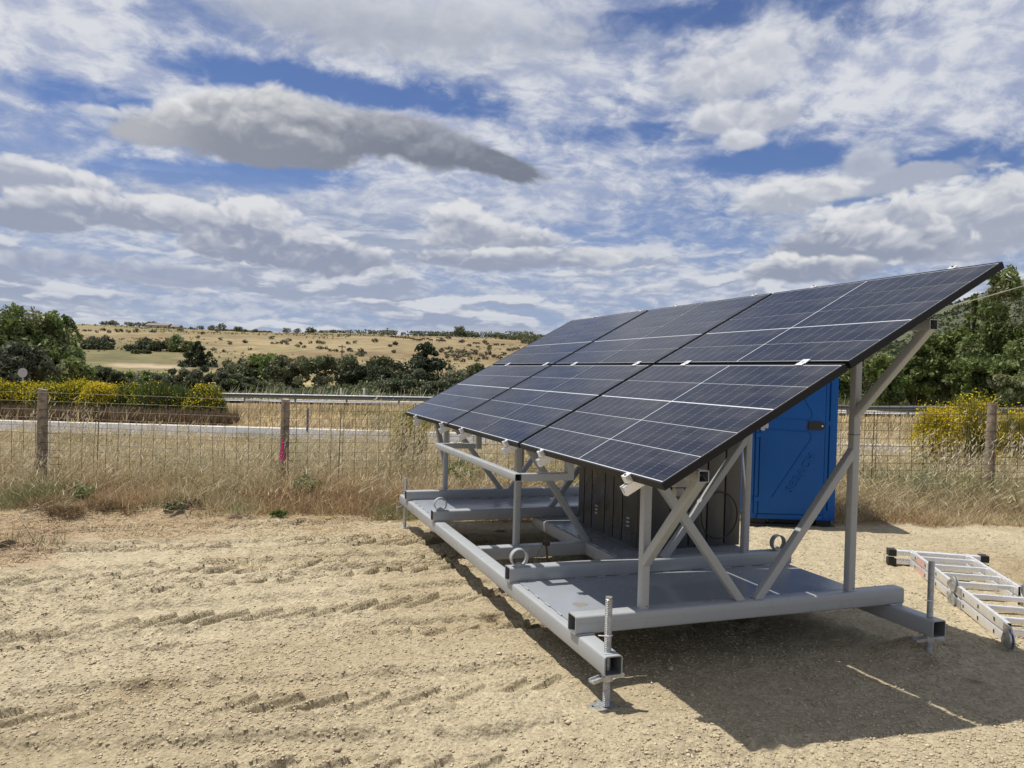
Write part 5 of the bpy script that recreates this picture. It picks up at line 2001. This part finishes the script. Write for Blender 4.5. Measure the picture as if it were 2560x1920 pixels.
broom('small yellow-green bush behind the low left corner of the panels', 1025, 15.5, 1012, 110, 0.7, None, 560, 2200, ((0.20, 0.20, 0.06), (0.24, 0.23, 0.08)), 0.013, 0.008)

# single green weeds along the fence
WG = 'green weeds by the fence'
for i, (lab, px, d, hgt, w, cols) in enumerate((
        ('pale green leafy weed at the foot of the fence left of the pink-marked post', 215, 9.5, 0.34, 0.36, [(0.26, 0.28, 0.13), (0.20, 0.23, 0.10)]),
        ('dark green weed right of the pink-marked fence post', 778, 9.9, 0.50, 0.42, [(0.24, 0.25, 0.12), (0.18, 0.20, 0.09)]),
        ('green leafy weed seen under the bracket of the skid', 1165, 11.2, 0.60, 0.50, FRESH),
        ('grey-green weed left of the right-hand fence post', 2330, 10.2, 0.55, 0.65, [(0.20, 0.21, 0.12), (0.26, 0.26, 0.16)]),
        ('small green weed on the sand edge below the pink-marked post', 705, 9.0, 0.10, 0.24, FRESH),
        ('small grey-green weed on the sand edge right of the dug turf', 445, 8.9, 0.10, 0.35, [(0.26, 0.25, 0.14), (0.20, 0.20, 0.11)]))):
    x, y, z = on_ground(px, d)
    z = ground_z(x, y)
    t = setp(link('weed_plant', crown_mesh('shrub', hgt, w, 900, 0.016, cols, 600 + i)[0]), lab, 'weed', WG)
    t.location = (x, y, z)
# upturned turf at the edge of the cleared ground
for i, (lab, px, d, w) in enumerate((('clump of dug-up turf at the far left of the cleared ground', 118, 8.95, 0.62), ('middle clump of dug-up turf before the fence', 160, 8.55, 0.45),
                                     ('right-hand clump of dug-up turf before the fence', 268, 8.95, 0.58))):
    x, y, z = on_ground(px, d)
    z = ground_z(x, y)
    n = 700
    rs = np.random.default_rng(700 + i)
    a, u = rs.uniform(0, 2 * pi, n), np.sqrt(rs.uniform(0, 1, n))
    bx_, by_ = np.cos(a) * u * w / 2, np.sin(a) * u * w / 3
    bz_ = 0.10 * np.sqrt(np.clip(1 - u ** 2, 0, 1)) * rs.uniform(0.3, 1, n)
    V, F, Cc = blades(bx_, by_, bz_, rs.uniform(0.03, 0.11, n), np.full(n, 0.006), pick([(0.20, 0.14, 0.07), (0.30, 0.21, 0.10), (0.12, 0.085, 0.05)], n, 0.3), 1.5, 0.8)
    t = setp(link('turf_clump', np_mesh('turf_clump', V, F, Cc, M_GRASS, 4)), lab, 'turf', 'dug-up turf clumps')
    t.location = (x, y, z - 0.02)
x, y, z = on_ground(75, 7.15)
n = 260
rs = np.random.default_rng(720)
a, u = rs.uniform(0, 2 * pi, n), np.sqrt(rs.uniform(0, 1, n))
V, F, Cc = blades(np.cos(a) * u * 0.34, np.sin(a) * u * 0.14, np.zeros(n), rs.uniform(0.04, 0.30, n) * (0.4 + rs.uniform(0, 1, n) ** 3), np.full(n, 0.007), pick(STRAW + GREEN, n, 0.2), 0.7, 0.3)
t = setp(link('grass_tuft', np_mesh('grass_tuft', V, F, Cc, M_GRASS, 4)), 'lone tuft of half-green grass left standing on the bare ground', 'grass tuft')
t.location = (x, y, ground_z(x, y))

# ================================================================== the hill: bushes, cattle, ridge trees, farm


def hit(px, py, d0=118.0, d1=440.0):
    for d in np.arange(d0, d1, 1.5):
        q = at(px, py, d)
        if base_z(q[0], q[1]) >= q[2]:
            return d
    return None


mz = lambda x, y: (560 + x * 0.28933, 750 + y * 0.28933)
lz_ = lambda x, y: (x * 0.28933, 750 + y * 0.28933)
rz = lambda x, y: (960 + x * 0.217, 780 + y * 0.217)
bush_meshes = [crown_mesh('shrub', 1.0, 1.15, 230, 0.075, c_, 800 + i)[0] for i, c_ in enumerate((OAK, [(0.075, 0.078, 0.048), (0.06, 0.064, 0.04)], GREY, [(0.075, 0.06, 0.04), (0.06, 0.056, 0.036)]))]
bl = [mz(*q) for q in ((400, 325), (175, 360), (45, 372), (410, 368), (447, 367), (487, 368), (515, 358), (537, 373), (560, 343), (657, 375), (630, 397), (685, 400), (735, 363), (810, 366), (840, 370),
                       (1063, 368), (1120, 362), (1290, 355), (1425, 392), (1473, 377), (1460, 440), (1070, 430), (1095, 438), (1175, 440), (1145, 465), (1195, 460), (815, 415), (875, 415), (910, 430), (955, 435), (1015, 445), (840, 412), (1180, 478))]
bl += [rz(*q) for q in ((125, 365), (60, 385), (105, 455), (670, 425), (715, 415), (757, 415), (650, 450), (720, 480), (770, 455), (850, 465), (915, 465), (1005, 430), (1045, 450), (795, 505), (855, 515), (925, 500), (1030, 480), (965, 490),
                        (720, 520), (985, 530), (825, 545), (1115, 500), (1190, 480), (1365, 485), (1430, 435), (1465, 430), (1490, 420), (1525, 415), (970, 380), (1068, 395), (1150, 348), (1175, 360), (1200, 395), (1200, 425), (890, 335), (655, 310), (725, 295),
                        (740, 560), (900, 560), (1060, 555), (1250, 510), (1320, 530), (1160, 530))]
bl += [lz_(*q) for q in ((660, 258), (720, 260), (765, 258), (935, 272), (1005, 265), (1040, 265), (1100, 268), (1165, 268), (830, 270), (1320, 272), (1550, 257), (1700, 315), (1900, 335), (690, 315), (1870, 265), (2110, 360), (1980, 370), (1740, 285), (1840, 430), (1930, 440), (2150, 420), (880, 258))]
HB = 'round bushes dotted over the hill'
for i, (px, py) in enumerate(bl):
    d = hit(px, py + 4)
    if d is None:
        continue
    x, y, z = on_ground(px, d)
    o = link('hill_bush', bush_meshes[i % 4])
    s = random.uniform(10, 15) / FPX * d * (1.3 if py > 880 else 1.0)
    o.location = (x, y, z - 0.1)
    o.scale = (s * random.uniform(0.9, 1.3), s, s * random.uniform(0.75, 1.0))
    o.rotation_euler = (0, 0, random.uniform(0, 6))
    if py > 878 and px > 1080:
        setp(o, 'round grey-green bush in the close patch above the low left corner of the panels', 'bush', 'close patch of bushes low on the hill')
    elif py < 836:
        setp(o, 'small dark bush just under the skyline left of the tall ridge trees', 'bush', 'bushes just under the skyline')
    elif px > 980:
        setp(o, 'small dark bush on the upper right of the hill among the cattle', 'bush', 'bushes among the cattle')
    else:
        setp(o, 'small round dark bush in the middle of the dry golden hillside', 'bush', HB)

mb = MB()                                       # a grazing cow, about 2 m long
sec = [(-1.0, 1.05, 0.10, 0.16), (-0.9, 1.02, 0.26, 0.30), (-0.5, 0.98, 0.33, 0.38), (0.0, 0.94, 0.36, 0.42), (0.5, 0.98, 0.34, 0.40), (0.8, 1.02, 0.24, 0.33), (1.05, 0.88, 0.15, 0.20), (1.3, 0.58, 0.12, 0.14), (1.42, 0.34, 0.13, 0.12), (1.55, 0.16, 0.07, 0.08)]
vs, fs = [], []
for (q, zc_, a, b) in sec:
    for k in range(8):
        t = 2 * pi * k / 8
        vs.append((q, a * cos(t), zc_ + b * sin(t)))
for i in range(len(sec) - 1):
    for k in range(8):
        fs.append((i * 8 + k, (i + 1) * 8 + k, (i + 1) * 8 + (k + 1) % 8, i * 8 + (k + 1) % 8))
fs += [tuple(range(8)), tuple(reversed(range((len(sec) - 1) * 8, len(sec) * 8)))]
mb.add(vs, fs)
for (lx, ly) in ((-0.75, 0.18), (-0.75, -0.18), (0.62, 0.18), (0.62, -0.18)):
    mb.tube([(lx, ly, 0.85), (lx + (0.07 if lx < 0 else 0), ly, 0.45), (lx, ly, 0.08), (lx + 0.04, ly, 0.0)], [0.15, 0.085, 0.06, 0.07], 6)
mb.tube([(-1.0, 0, 1.2), (-1.12, 0, 0.9), (-1.12, 0, 0.45)], [0.035, 0.025, 0.04], 5)
for s_ in (-1, 1):
    mb.tube([(1.36, 0.09 * s_, 0.52), (1.34, 0.26 * s_, 0.50)], [0.05, 0.02], 5)
    mb.tube([(1.40, 0.06 * s_, 0.50), (1.46, 0.17 * s_, 0.62)], [0.025, 0.01], 5)
COW = mb.mesh('cow', M_COW, 60)
for (a, b) in ((75, 290), (105, 295), (140, 298), (185, 300), (225, 307), (270, 308), (310, 315), (345, 325), (385, 328), (402, 325), (440, 320), (490, 318), (530, 330), (605, 335), (640, 340), (680, 340), (870, 352), (1030, 366), (1070, 368), (1270, 383), (1295, 380), (1355, 385)):
    px, py = rz(a, b)
    d = hit(px, py + 2)
    if d is None:
        continue
    x, y, z = on_ground(px, d)
    o = link('cow', COW)
    o.location = (x, y, z)
    o.scale = (0.62, 0.62, 0.62)
    o.rotation_euler = (0, 0, -YAW + random.choice([0, pi]) + random.uniform(-0.5, 0.5))
    setp(o, 'brown cow grazing on the hill near the skyline', 'cow', 'cattle grazing on the hill')

ridge_meshes = [crown_mesh('oak', 1.0, 1.25, 420, 0.060, c_, 830 + i)[0] for i, c_ in enumerate((OAK, GREY, OAK))]
RT_ = 'dark trees on the skyline'
DR = 398.0
ridge = [(lz_(*q), w) for q, w in (((880, 236), 30), ((925, 230), 34), ((965, 228), 40), ((1000, 236), 24), ((1090, 236), 34), ((1130, 236), 30), ((1180, 238), 34), ((1240, 236), 34), ((1280, 232), 40), ((1310, 226), 46), ((1340, 232), 36), ((1450, 244), 26),
                                  ((1640, 258), 20), ((1720, 258), 34), ((1820, 260), 40), ((1905, 258), 44), ((2050, 275), 40), ((2110, 278), 22), ((2190, 275), 20))]
ridge += [(mz(*q), w) for q, w in (((110, 275), 38), ((180, 280), 18), ((262, 277), 26), ((530, 305), 40), ((625, 305), 36), ((735, 305), 44), ((765, 306), 32), ((828, 292), 20), ((935, 297), 26), ((1260, 303), 26), ((1300, 304), 24), ((1470, 307), 20), ((1540, 309), 26), ((1640, 313), 24), ((1690, 314), 24), ((1775, 316), 30), ((1815, 317), 30), ((1880, 322), 24))]
ridge += [(rz(*q), w) for q, w in (((835, 292), 44), ((875, 292), 50), ((920, 295), 26), ((970, 302), 50), ((1045, 300), 32), ((1175, 305), 32), ((1235, 305), 36), ((1290, 312), 44), ((1345, 315), 48), ((1410, 318), 44), ((1480, 325), 40), ((1540, 325), 46), ((1590, 325), 56), ((1650, 345), 50), ((1700, 350), 56), ((1745, 335), 56), ((1800, 345), 56), ((1850, 340), 52), ((1610, 365), 44), ((1680, 378), 44))]
tall_tree = {(lz_(1905, 258)[0]): 1.25, (rz(835, 292)[0]): 1.7, (rz(875, 292)[0]): 1.55}
for i, ((px, py), w) in enumerate(ridge):
    d = DR if py < 848 else (hit(px, py) or DR)
    x, y, z = on_ground(px, d)
    o = link('skyline_tree', ridge_meshes[i % 3])
    s = w * 0.5 / FPX * d
    o.location = (x, y, z - 0.12 * s)
    o.scale = (s, s, s * (0.85 * tall_tree.get(px, 1.0)))
    o.rotation_euler = (0, 0, random.uniform(0, 6))
    if px < 450:
        setp(o, 'dark rounded tree by the farmhouse on the skyline', 'tree', 'trees round the farmhouse')
    elif px > 1200:
        setp(o, 'dark rounded tree of the wood at the right end of the ridge', 'tree', 'wood at the right end of the ridge')
    elif px in tall_tree:
        setp(o, ('taller left tree of the pale pair on the skyline above the cattle' if px < 1145 else 'shorter right tree of the pale pair on the skyline above the cattle') if px > 1000 else 'tall round tree on the skyline right of the farmhouse', 'tree')
    else:
        setp(o, 'dark rounded tree standing singly on the skyline between the farmhouse and the wood', 'tree', RT_)
# thin hedge line along the crest
n = 9000
px_ = RNG.uniform(300, 1330, n)
d_ = RNG.uniform(400, 412, n)
l_ = (px_ - 1280) / FPX * d_
x, y = xy(d_, l_)
dens = fbm(x, y, 25.0, 3, 900) + 0.25 * sst(px_, 650, 900)
keep = dens > -0.02
x, y, px_ = x[keep], y[keep], px_[keep]
hgt = RNG.uniform(0, 1, len(x)) * (0.5 + 2.0 * sst(px_, 600, 1000) + 1.5 * sst(px_, 1150, 1300))
V, F, Cv = leaves(np.stack([x, y, base_z(x, y) + hgt], 1), np.full(len(x), 0.42), pick(OAK + [(0.05, 0.06, 0.04)], len(x), 0.3))
setp(link('skyline_undergrowth', np_mesh('skyline_undergrowth', V, F, Cv, M_LEAF, 4)), kind='stuff')
# pale tussocks on the pasture
n = 5200
px_ = RNG.uniform(170, 1300, n)
d_ = RNG.uniform(125, 390, n)
l_ = (px_ - 1280) / FPX * d_
x, y = xy(d_, l_)
keep = fbm(x, y, 30.0, 3, 910) > 0.12
x, y, d_ = x[keep], y[keep], d_[keep]
V, F, Cv = leaves(np.stack([x, y, base_z(x, y) + 0.15], 1), 0.10 + 0.0010 * d_, pick([(0.22, 0.19, 0.07), (0.17, 0.14, 0.07), (0.30, 0.24, 0.06), (0.12, 0.11, 0.05)], len(x), 0.25))
setp(link('pasture_tussocks', np_mesh('pasture_tussocks', V, F, Cv, M_LEAF, 4)), kind='stuff')

# scrub that covers the slope on the right
n = 16000
d_ = 112 + 290 * RNG.uniform(0, 1, n) ** 1.6
l_ = d_ * RNG.uniform(0.22, 0.85, n)
x, y = xy(d_, l_)
keep = fbm(x, y, 14.0, 4, 930) > -0.1
x, y, d_ = x[keep], y[keep], d_[keep]
V, F, Cv = leaves(np.stack([x, y, base_z(x, y) + RNG.uniform(0, 1.6, len(x))], 1), 0.3 + 0.0022 * d_, pick([(0.075, 0.095, 0.040), (0.10, 0.115, 0.055), (0.055, 0.070, 0.032)], len(x), 0.3))
setp(link('hillside_scrub', np_mesh('hillside_scrub', V, F, Cv, M_LEAF, 4)), kind='stuff')

# farmhouse on the skyline
x, y, z = on_ground(392, 392.0)
fh = thing('farmhouse', 'low tiled farmhouse among the trees on the skyline', 'house', (x, y, z - 0.6), -YAW)
for (a0, a1, y0, y1, hh_) in ((-6.0, 5.0, 0, 6, 2.0), (5.01, 10.0, 1, 6, 1.5)):
    mb = MB()
    mb.box((a0, y0, 0), (a1, y1, hh_))
    wl = mb.obj('wall', M_PLASTER, fh)
    mb = MB()
    mb.prism([(y0 - 0.5, hh_), (y1 + 0.5, hh_), ((y0 + y1) / 2, hh_ + 1.2)], ((0, 0, 0.02), Y, Z, X), a0 - 0.4, a1 + 0.38)
    mb.obj('roof', M_ROOF, fh)
    for wx_ in np.arange(a0 + 2, a1 - 1, 3.6):
        mb = MB()
        mb.box((wx_, y0 - 0.05, 0.7), (wx_ + 0.9, y0 - 0.01, 1.4))
        mb.obj('window', mat('dark_window', (0.03, 0.03, 0.035), 0.2), wl)
# thin poles
for (px, top, d, lab) in ((910, 822, 396.0, 'thin utility pole on the skyline, left of the other one'), (965, 819, 396.0, 'thin utility pole on the skyline, nearest the panels'), (853, 862, 150.0, 'dark wooden pole standing among the hillside bushes')):
    x, y, z = on_ground(px, d)
    h = at(px, top, d)[2] - z
    mb = MB()
    mb.tube([(0, 0, -0.5), (0, 0, h)], [0.22 if d > 300 else 0.13, 0.16 if d > 300 else 0.09], 6)
    mb.box((-0.9, -0.08, h - 0.5), (0.9, 0.08, h - 0.3))
    o = mb.obj('utility_pole', M_BARK, None, 40)
    o.location = (x, y, z)
    o.rotation_euler = (0, 0, -YAW + 0.9)
    setp(o, lab, 'pole')
# scrub on the far mountain
n = 30000
l_ = RNG.uniform(150, 1150, n)
d_ = RNG.uniform(640, 1120, n)
x, y = xy(d_, l_)
z = mount_z(d_, l_)
keep = fbm(x, y, 60.0, 4, 920) > -0.08
x, y, z = x[keep], y[keep], z[keep]
V, F, Cv = leaves(np.stack([x, y, z + RNG.uniform(0, 3.5, len(x))], 1), np.full(len(x), 2.1), pick([(0.055, 0.070, 0.034), (0.075, 0.088, 0.046), (0.042, 0.054, 0.030), (0.11, 0.11, 0.06)], len(x), 0.25))
setp(link('mountain_scrub', np_mesh('mountain_scrub', V, F, Cv, M_LEAF, 4)), kind='stuff')
